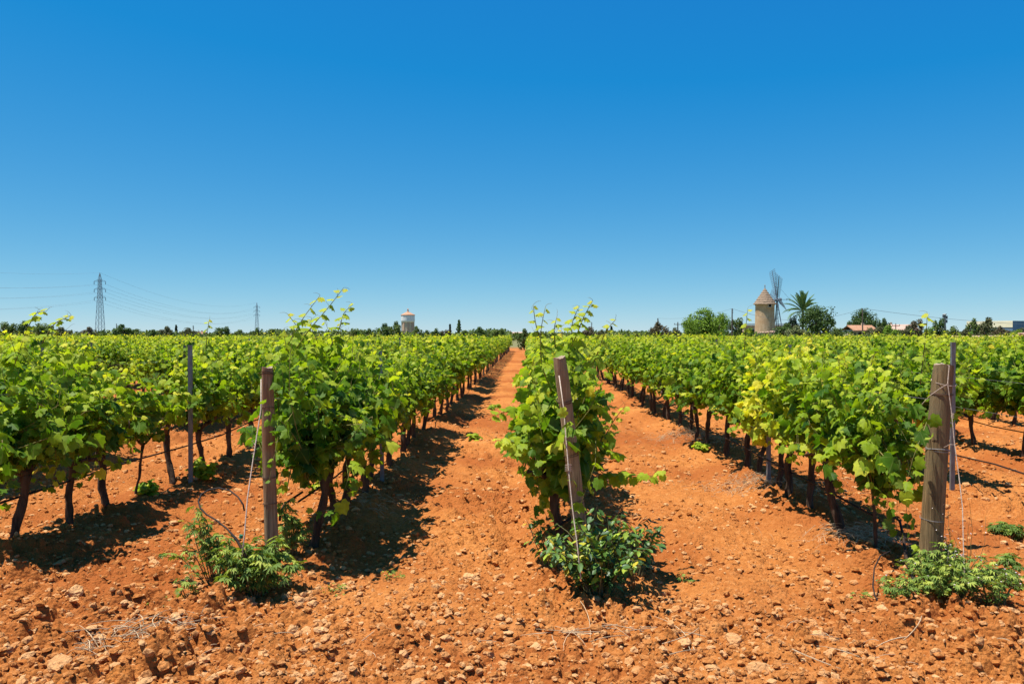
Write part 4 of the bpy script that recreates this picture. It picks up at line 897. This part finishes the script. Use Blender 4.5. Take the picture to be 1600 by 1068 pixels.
cypress(703, 508, 4, 200, 'thin dark cypress left of the small conifer', 1); cypress(717, 501, 11, 190, 'small ragged conifer right of the water tower', 2, 'conifer_tree', 'dark', .5)
cypress(271, 509, 4.5, 200, 'thin dark cypress between the two pylons', 3); cypress(948, 511, 4, 190, 'left one of the twin cypresses right of the middle row', 4); cypress(955, 511, 4, 190, 'right one of the twin cypresses right of the middle row', 5)

# date palm
def palm(px, yc, Y):
    x = X(px, Y); hc = H + (CY - yc) / F * Y; root = empty('palm_tree', (x, Y, 0), 'date palm with arching fronds between windmill and dark tree', 'palm tree')
    g = G(); rr = random.Random(4); g.tube([(0, 0, -.2)] + [(rr.uniform(-.03, .03), 0, hc * i / 12) for i in range(1, 13)], [.34] + [.27 + .03 * (i % 2) for i in range(12)], 10); obj('trunk', g.mesh('trunk', M_TRUNK, True), None, root)
    L = 25 / F * Y * 1.3; meshes = []
    for droop in (.25, .55, .95):
        g = G(); pts = []; a = 0
        p = Vector((0, 0, 0)); d = Vector((1, 0, 0)); n = 10
        for i in range(n + 1): pts.append(p.copy()); p = p + d * (L / n); d = (d + Vector((0, 0, -droop * .16 * (.4 + i / n)))).normalized()
        g.tube(pts, [.05 - .04 * i / n for i in range(n + 1)], 4, .6)
        pos, nr_, tp, sz = [], [], [], []
        for i in range(60):
            t = .1 + .9 * i / 60; f = t * n; k = min(int(f), n - 1); c = pts[k].lerp(pts[k + 1], f - k)
            for s in (-1, 1): pos.append(c); tp.append(Vector((.75, s * .8, -.12))); nr_.append(Vector((0, -s * .25, 1))); sz.append(L * .17 * math.sin(math.pi * (.12 + .8 * t)))
        r = np.random.default_rng(8); P2 = TEMPL['far']; TEMPL['frond'] = (FAR * np.array([.22, 1]), FART, FAR_Z * .3)
        put_leaves(g, np.array(pos), np.array(nr_), np.array(tp), np.array(sz), .2 + .7 * r.random(len(pos)), 'frond', r); meshes.append(g.mesh('frond', M_TREE['palm']))
    for k in range(26):
        el = [82, 66, 50, 33, 15, -4][k % 6] + rr.uniform(-6, 6); o = obj('frond', meshes[0 if el > 55 else 1 if el > 20 else 2], None, root, (0, 0, hc)); o.rotation_euler = (0, -math.radians(el), k * 2.399 + .3)
    return root
palm(1251, 486, 195)

# ------------------------------------------------------------------ windmill
M_TOWER = grain_mat('tower_stone', (.37, .25, .14), (.60, .43, .265), 1.2, (1, 1, .6), bump=.6, c3=(.43, .275, .15), c3scale=.4, bdist=.12)
M_TOWER2 = grain_mat('tower_shingle', (.13, .09, .06), (.34, .245, .165), 4.5, bump=.9, bdist=.1)
M_DARK = grain_mat('dark_opening', (.012, .01, .009), (.02, .017, .015), 3, bump=0)
M_HAZED_STEEL = grain_mat('hazed_pylon_steel', (.17, .23, .29), (.24, .30, .36), 2, rough=.6, bump=0)  # distance haze is put into this blue-grey colour; no air is built
M_IRON = grain_mat('blue_grey_iron', (.075, .105, .135), (.13, .165, .20), 2, rough=.6, bump=0)
M_PLASTER = grain_mat('warm_plaster', (.44, .35, .24), (.58, .48, .34), 1.2, bump=.2)
M_WHITE = grain_mat('white_paint', (.62, .62, .60), (.74, .74, .72), 1.0, bump=.1)
M_TERRA = grain_mat('terracotta', (.36, .18, .10), (.50, .29, .18), 2.0, bump=.3)
M_PINKROOF = grain_mat('faded_roof', (.40, .26, .19), (.54, .38, .30), 1.0, bump=.3)
M_RUBBLE = grain_mat('rubble_stone', (.36, .22, .14), (.58, .42, .31), 2.5, bump=.5, bdist=.1)
M_CREAM = grain_mat('cream_cladding', (.70, .62, .42), (.78, .70, .50), .6, bump=0)
M_BLUE = grain_mat('blue_cladding', (.10, .17, .26), (.15, .23, .33), .6, (6, 1, .2), bump=0)

WY = 220.0; u = WY / F
wm = empty('windmill', (X(1192.5, WY), WY, 0), 'old round stone windmill with conical roof and bare lattice sails', 'windmill')
R = 14.6 * u; ze = H + (CY - 475) * u; zp = H + (CY - 450.5) * u; rr = random.Random(2)
g = G(); g.lathe([(R * 1.06, -.3), (R * 1.04, 1.5), (R * 1.01, 4), (R * .985, 7), (R * .98, ze - .5), (R * 1.02, ze - .35), (R * 1.03, ze)], 48, jit=.008, rr=rr); obj('tower', g.mesh('tower', M_TOWER, True), None, wm)
for i in range(7):                         # courses of shingles
    f0, f1 = i / 7, (i + 1) / 7; ra, rb = R * 1.12 * (1 - f0), R * 1.12 * (1 - f1) - .02; za, zb = ze + (zp - ze) * f0, ze + (zp - ze) * f1 + .05
    g = G(); g.lathe([(ra * .90, za - .16), (ra + .20, za - .16), (ra + .18, za - .02), (max(rb, .05), zb)], 40, jit=.02, rr=rr); obj('shingle_course', g.mesh('shingle_course', M_TOWER2), None, wm)
g = G(); g.tube([(0, 0, zp - .3), (0, 0, zp + .7)], [.12, .1], 8); g.lathe([(.01, zp + .6), (.2, zp + .75), (.01, zp + .95)], 10); obj('finial', g.mesh('finial', M_TOWER2), None, wm)
wa = math.atan2(-1, .22); wz = H + (CY - 477.5) * u
g = G(); g.box((R * 1.0 * math.cos(wa), R * 1.0 * math.sin(wa), wz), (.7, .25, .8), wa + math.pi / 2); w_ = obj('window', g.mesh('window', M_DARK), None, wm)
g = G()
for (dx, dz, sx, sz) in ((-.5, 0, .22, 1.1), (.5, 0, .22, 1.1), (0, .55, 1.2, .2), (0, -.55, 1.2, .2)):
    t = Vector((-math.sin(wa), math.cos(wa), 0)); c = Vector((R * 1.01 * math.cos(wa), R * 1.01 * math.sin(wa), wz + dz)) + t * dx; g.box(c, (sx, .34, sz), wa + math.pi / 2)
obj('frame', g.mesh('frame', M_PLASTER), None, w_)
hub = P(1211.3, 468.4, WY) - Vector(wm.location); ex, ey, ez = Vector((u, 0, 0)), Vector((0, u, 0)), Vector((0, 0, u))
uu = ex * -4 + ey * 13 + ez * 46; vv = ex * 5.7 + ey * 44 - ez * 13.8; axn = uu.cross(vv).normalized()
g = G(); g.tube([hub - axn * 1.2, hub + axn * .6], .42, 10); g.tube([hub, Vector((R * .5, 0, hub.z - .4))], [.16, .2], 8); obj('hub', g.mesh('hub', M_IRON), None, wm)
for k in range(6):
    a = math.radians(60 * k); d = uu * math.cos(a) + vv * math.sin(a); w = (uu * -math.sin(a) + vv * math.cos(a)).normalized(); g = G(); L = d.length; dn = d.normalized()
    g.tube([hub, hub + d], [.17, .10], 6); arm = obj('arm', g.mesh('arm', M_IRON), None, wm)
    if k == 3: continue                   # this arm has lost its lattice
    g = G(); hwid = 1.15
    wv = (w + axn * .42).normalized()
    for i in range(13): c = hub + dn * (L * (.16 + .84 * i / 12)); hw_ = hwid * (.75 + .5 * i / 12); g.tube([c - wv * hw_, c + wv * hw_], .030, 3)
    for q in (-1, -.72, -.44, .44, .72, 1): g.tube([hub + dn * (L * .16) + wv * hwid * .75 * q, hub + dn * L + wv * hwid * 1.25 * q], .036, 3)
    obj('sail_lattice', g.mesh('sail_lattice', M_IRON), None, arm)
g = G(); tb = hub + ex * 2; te = P(1231, 468, WY) - Vector(wm.location); g.tube([tb, te], .07, 5); g.tube([te + ez * -2.2, te + ez * 2], .08, 5); g.tube([te - ex * 5 - ez * 1.2, te - ex * 5 + ez * 1.2], .07, 5)
g.tube([hub + dn * 0 + ez * 16 + ex * 6, te], .035, 3); obj('tail', g.mesh('tail', M_IRON), None, wm)
g = G(); g.tube([Vector((R + .6, 0, 0)), hub + ex * -1 - ez * 3], .1, 5); g.tube([Vector((R + 1.3, 0, 0)), hub - ez * 3], .1, 5)
for i in range(9): z0 = (hub.z - .8) * i / 9; f = i / 9; g.tube([Vector((R + .6, 0, z0)).lerp(hub, 0) + Vector((0, 0, 0)), Vector((R + 1.3, 0, z0 + .5))], .05, 4)
obj('ladder', g.mesh('ladder', M_IRON), None, wm)

def building(name, loc, rz, parts_fn, label, cat='building'):
    root = empty(name, loc, label, cat); root.rotation_euler.z = rz; parts_fn(root); return root
def part(root, name, mat, fn, parent=None):
    g = G(); fn(g); return obj(name, g.mesh(name, mat), None, parent or root)
def windows(root, spots, w, h, wall_y, fm=None):
    for (x, z) in spots:
        o = part(root, 'window', M_DARK, lambda g: g.box((x, wall_y - .02, z), (w, .1, h)))
        part(root, 'frame', fm or M_WHITE, lambda g: [g.box((x + s * w / 2, wall_y - .06, z), (.08, .1, h + .16)) for s in (-1, 1)] + [g.box((x, wall_y - .063, z + s * h / 2), (w, .1, .08)) for s in (-1, 1)], o)

def low_farm(root):
    part(root, 'wall', M_RUBBLE, lambda g: g.box((0, 0, 2.0), (17.5, 5, 4.0)))
    part(root, 'roof', M_WHITE, lambda g: (g.box((0, -.2, 4.35), (18.1, 6.2, .35)),))
    windows(root, [(-6, 2.2), (-3, 2.2), (4.5, 2.2)], 1.0, 1.2, -2.5)
building('farm_building', (X(1199, 245), 245, 0), .10, low_farm, 'low stone farm building with pale roof edge behind the windmill tower')
def rubble_wall(label, x0, x1, Y, h0, h1, seed, n, name='stone_wall'):
    root = empty(name, ((x0 + x1) / 2, Y, 0), label, 'wall'); rr = random.Random(seed); L = x1 - x0; mesh = []
    for k in range(6):
        r = np.random.default_rng(seed * 10 + k); v, f = ico(1); v = v * (1 + .18 * r.normal(size=(len(v), 1))) * np.array([1, .7, .62]); g = G(); g.add(v, f, .5); mesh.append(g.mesh('stone_block', M_RUBBLE))
    part(root, 'core', M_RUBBLE, lambda g: g.box((0, .2, min(h0, h1) * .45), (L, .35, min(h0, h1) * .9)))
    for i in range(n):
        f = (i + .5) / n
        for j in range(4):
            h = h0 + (h1 - h0) * f; s = L / n * .62
            o = obj('stone_block', mesh[rr.randrange(6)], None, root, (-L / 2 + L * f + rr.uniform(-.1, .1), rr.uniform(-.06, .06), h * (j + .5) / 4)); o.scale = (s, .36, h / 4 * .85); o.rotation_euler = (rr.uniform(-.1, .1), rr.uniform(-.15, .15), rr.uniform(-.2, .2))
rubble_wall('tumbled pinkish stone wall at the foot of the windmill', X(1130, 190), X(1208, 190), 190, 1.0, 2.3, 3, 20)
rubble_wall('low dry-stone wall along the far right edge of the vines', X(1462, 96), X(1592, 96), 96, 1.36, 1.42, 4, 24)
rubble_wall('higher end of the dry-stone wall at the right picture edge', X(1582, 92), X(1640, 92), 92, 1.75, 1.9, 5, 9)

def house(root):
    part(root, 'wall', M_PLASTER, lambda g: g.box((0, 0, 1.2), (4.9, 4, 2.4)))
    def roof(g):
        a, b = -2.9, 2.9
        g.quad((a, -2.6, 2.2), (b, -2.6, 2.2), (b, 0, 3.3), (a, 0, 3.3)); g.quad((a, 0, 3.3), (b, 0, 3.3), (b, 2.6, 2.2), (a, 2.6, 2.2)); g.quad((a, -2.6, 2.1), (a, 0, 3.2), (b, 0, 3.2), (b, -2.6, 2.1)); g.box((0, -2.6, 2.13), (5.8, .1, .16))
        for i in range(20): x = a + .15 + i * (b - a - .3) / 19; g.tube([(x, -2.62, 2.24), (x, 0, 3.34)], .09, 5)
    part(root, 'roof', M_TERRA, roof); windows(root, [(-1.2, 1.3), (1.2, 1.3)], .9, 1.1, -2.0)
    part(root, 'chimney', M_PLASTER, lambda g: g.box((1.2, .6, 3.4), (.5, .5, .9)))
building('farm_house', (X(1338, 172), 172, 0), .18, house, 'small house with terracotta roof behind the pole on the right', 'house')
def longhouse(root):
    part(root, 'wall', M_PLASTER, lambda g: g.box((0, 0, 1.3), (9, 4, 2.6)))
    part(root, 'roof', M_PINKROOF, lambda g: (g.quad((-4.8, -2.5, 2.5), (4.8, -2.5, 2.5), (4.8, 0, 4.0), (-4.8, 0, 4.0)), g.quad((-4.8, 0, 4.0), (4.8, 0, 4.0), (4.8, 2.5, 2.5), (-4.8, 2.5, 2.5)), g.box((0, -2.5, 2.44), (9.6, .12, .12))))
    windows(root, [(-2.5, 1.4), (0, 1.4), (2.5, 1.4)], .9, 1.1, -2.0); part(root, 'chimney', M_PLASTER, lambda g: g.box((-1.5, .3, 4.1), (.5, .5, .9)))
building('farm_house', (X(1396, 215), 215, 0), 0.0, longhouse, 'long low house with faded pink roof right of the dark trees', 'house')
building('farm_house', (X(803, 330), 330, -1.9), -.1, longhouse, 'far low house with pink roof near the end of the alley', 'house')
building('farm_house', (X(306, 300), 300, -1.2), .1, house, 'tiny pink house roof showing above the vines between the pylons', 'house')
# warehouse: nearest corner at the cream end
def warehouse(root):
    h = 5.9
    part(root, 'wall', M_BLUE, lambda g: g.box((-8.0, 11.0, h / 2), (16, 22, h)))
    part(root, 'fascia', M_CREAM, lambda g: g.box((-8.05, -.08, h - 1.05), (16.1, .14, 2.3)))
    for i in range(29): part(root, 'panel', M_BLUE, lambda g: g.box((.03, .4 + i * .74, h / 2 + .05), (.06, .68, h - .2)))
    part(root, 'roof', M_WHITE, lambda g: g.box((-8, 11, h + .08), (16.3, 22.2, .12)))
    windows(root, [(-12, 1.8), (-8, 1.8), (-4, 1.8)], 2.2, 1.4, 0)
ware = building('warehouse', (X(1573, 285), 285, 0), -1.0, warehouse, 'cream and blue warehouse at the far right above the bushes', 'warehouse'); 

# water tower
TY = 250.0; u = TY / F
wt_ = empty('water_tower', (X(637, TY), TY, 0), 'round white water tank with terracotta roof on a stone base, left of the alley', 'water tower')
z1, z2, z3 = H + (CY - 503) * u, H + (CY - 491.5) * u, H + (CY - 486) * u
g = G(); g.lathe([(9.3 * u, -.2), (9.1 * u, z1)], 24); obj('base', g.mesh('base', M_PLASTER, True), None, wt_)
for k in range(8): a = 6.283 * k / 8 + .2; part(wt_, 'pilaster', M_RUBBLE, lambda g: g.box((9.2 * u * math.cos(a), 9.2 * u * math.sin(a), z1 / 2), (.35, .6, z1), a))
g = G(); g.lathe([(9.2 * u, z1 - .05), (10.6 * u, z1 + .1), (10.8 * u, z1 + .5), (10.6 * u, z2)], 32); obj('tank', g.mesh('tank', M_WHITE, True), None, wt_)
for k in range(12): a0, a1 = 6.283 * k / 12, 6.283 * (k + 1) / 12; part(wt_, 'roof_panel', M_TERRA, lambda g: g.add([(11.4 * u * math.cos(a0), 11.4 * u * math.sin(a0), z2 - .05), (11.4 * u * math.cos(a1), 11.4 * u * math.sin(a1), z2 - .05), (0, 0, z3), (11.4 * u * math.cos(a0), 11.4 * u * math.sin(a0), z2 - .22), (11.4 * u * math.cos(a1), 11.4 * u * math.sin(a1), z2 - .22)], [(0, 1, 2), (3, 4, 1), (3, 1, 0)]))
part(wt_, 'finial', M_TERRA, lambda g: g.lathe([(.01, z3 - .2), (.35, z3 - .1), (.15, z3 + .3), (.3, z3 + .6), (.01, z3 + .9)], 10))

# pylons and power lines
def pylon(px, ytop, Y, label):
    top = H + (CY - ytop) / F * Y; x = X(px, Y); root = empty('electricity_pylon', (x, Y, 0), label, 'pylon', 'electricity pylons'); g = G(); s = top / 32.0
    def hw(z): return (1.75 - 1.15 * min(1, z / (26 * s))) * s
    lv = [0, 3.4, 6.6, 9.6, 12.4, 15, 17.4, 19.6, 21.6, 23.5, 25.3, 27, 28.6]; lv = [q * s for q in lv]; cr = [(-1, -1), (1, -1), (1, 1), (-1, 1)]
    for (a, b) in cr: g.tube([(a * hw(z), b * hw(z), z) for z in lv] + [(0, 0, top)], .12 * s, 4)
    for i in range(len(lv) - 1):
        for k in range(4):
            a, b = cr[k], cr[(k + 1) % 4]; A = (a[0] * hw(lv[i]), a[1] * hw(lv[i]), lv[i]); B = (b[0] * hw(lv[i + 1]), b[1] * hw(lv[i + 1]), lv[i + 1]); C = (b[0] * hw(lv[i]), b[1] * hw(lv[i]), lv[i]); E = (a[0] * hw(lv[i + 1]), a[1] * hw(lv[i + 1]), lv[i + 1])
            g.tube([A, B], .055 * s, 3); g.tube([C, E], .055 * s, 3); g.tube([E, B], .05 * s, 3)
    obj('mast', g.mesh('mast', M_HAZED_STEEL), None, root); ends = [Vector((0, 0, top))]
    for zf in (.865, .74, .61):
        z = top * zf; q = G()
        for sd in (-1, 1):
            L = 2.9 * s; q.tube([(0, 0, z), (sd * L, 0, z - .1 * s)], .11 * s, 4); q.tube([(0, 0, z + 1.2 * s), (sd * L, 0, z)], .08 * s, 4); q.tube([(sd * L * .5, 0, z), (sd * L * .5, 0, z + .6 * s)], .06 * s, 3)
        arm = obj('crossarm', q.mesh('crossarm', M_HAZED_STEEL), None, root)
        for sd in (-1, 1): part(root, 'insulator', M_IRON, lambda g: g.lathe([(.02, z), (.2 * s, z - .4 * s), (.12 * s, z - .8 * s), (.2 * s, z - 1.2 * s), (.02, z - 1.7 * s)], 6, c=(sd * 2.9 * s, 0, 0)), arm)
        ends.append(Vector((-2.9 * s, 0, z - 1.5 * s)))
        ends.append(Vector((2.9 * s, 0, z - 1.5 * s)))
    return root, [Vector(root.location) + e for e in ends]
p1, e1 = pylon(150, 425, 400, 'tall lattice electricity pylon at the left'); p2, e2 = pylon(399, 472, 785, 'small distant electricity pylon right of the tall one')
M_LINE = grain_mat('power_line', (.13, .16, .19), (.18, .21, .24), 1, bump=0)
nm = ['topmost', 'upper left', 'upper right', 'middle left', 'middle right', 'lowest left', 'lowest right']
for i in range(7):
    cable('power_line', sag_line(e1[i], e2[i], 9.5, 16), .032, M_LINE, f"{nm[i]} power line sagging between the two pylons", 'power line', 'power lines', 3)
    cable('power_line', sag_line(e1[i], e1[i] - (e2[i] - e1[i]) * .95 + Vector((0, 0, 0)), 9.5, 24), .026, M_LINE, f"{nm[i]} power line from the tall pylon to the left picture edge", 'power line', 'power lines', 3)

M_POLE = grain_mat('utility_pole_wood', (.09, .07, .055), (.17, .135, .11), 3, (1, 1, .1), bump=.2)
def pole(px, ytop, Y, label, arm=False, w=.14):
    top = H + (CY - ytop) / F * Y; root = empty('utility_pole', (X(px, Y), Y, 0), label, 'pole', 'utility poles')
    part(root, 'shaft', M_POLE, lambda g: g.tube([(0, 0, -.2), (0, 0, top * .5), (0, 0, top)], [w, w * .9, w * .75], 8))
    if arm: part(root, 'crossarm', M_POLE, lambda g: (g.box((0, -.1, top - .5), (1.6, .12, .12)), [g.tube([(q, -.1, top - .45), (q, -.1, top - .2)], .05, 5) for q in (-.7, 0, .7)]))
    else: part(root, 'insulator', M_IRON, lambda g: [g.tube([(.12, 0, top - .3 - .25 * q), (.22, 0, top - .25 - .25 * q)], .05, 5) for q in range(3)])
    return Vector((X(px, Y), Y, top))
a = pole(1142, 482, 150, 'bare dark utility pole left of the windmill'); b = pole(1343, 482, 150, 'bare dark utility pole in front of the terracotta roof')
pole(1137, 507, 150, 'short thin pole beside the bare pole left of the windmill', w=.07); c = pole(1027, 497, 165, 'pole top showing above the brown bush'); pole(1058, 503, 165, 'pole with crossarm left of the bright green tree', True); pole(924, 503, 190, 'thin pole right of the middle row shoots', w=.1); pole(1394, 505, 160, 'short pole in front of the long pink roof', True, .1)
pole(298, 508, 190, 'short thin pole between the two pylons', w=.12); pole(176, 505, 190, 'short thin pole right of the tall pylon', w=.1)
end = P(1640, 508, 170)
cable('overhead_cable', sag_line(a, b, 2.2, 20), .03, M_LINE, 'overhead cable between the two bare poles, passing the windmill', 'cable', 'overhead cables', 4)
cable('overhead_cable', sag_line(b, end, .6, 16), .035, M_LINE, 'overhead cable from the right pole towards the warehouse', 'cable', 'overhead cables', 4)
cable('overhead_cable', sag_line(c, a, .7, 12), .02, M_LINE, 'faint cable from the brown bush pole to the bare pole', 'cable', 'overhead cables', 4)
# mast with drums
mY = 330.0; mu = mY / F; mt = empty('telecom_mast', (X(1469, mY), mY, 0), 'grey mast with white drum on top above the dark bush', 'mast'); z = lambda y: H + (CY - y) * mu
part(mt, 'pole', M_STAKE, lambda g: g.tube([(0, 0, -.2), (0, 0, z(492))], [.55, .45], 8)); part(mt, 'drum', M_WHITE, lambda g: g.lathe([(.05, z(492)), (.7, z(492)), (.75, z(490.3)), (.05, z(490))], 12))
for k, (dx, y) in enumerate(((-.75, 494), (.75, 496), (-.75, 500), (.7, 502))): part(mt, 'antenna', M_STAKE, lambda g: g.box((dx, -.2, z(y)), (.5, .4, 1.3)))
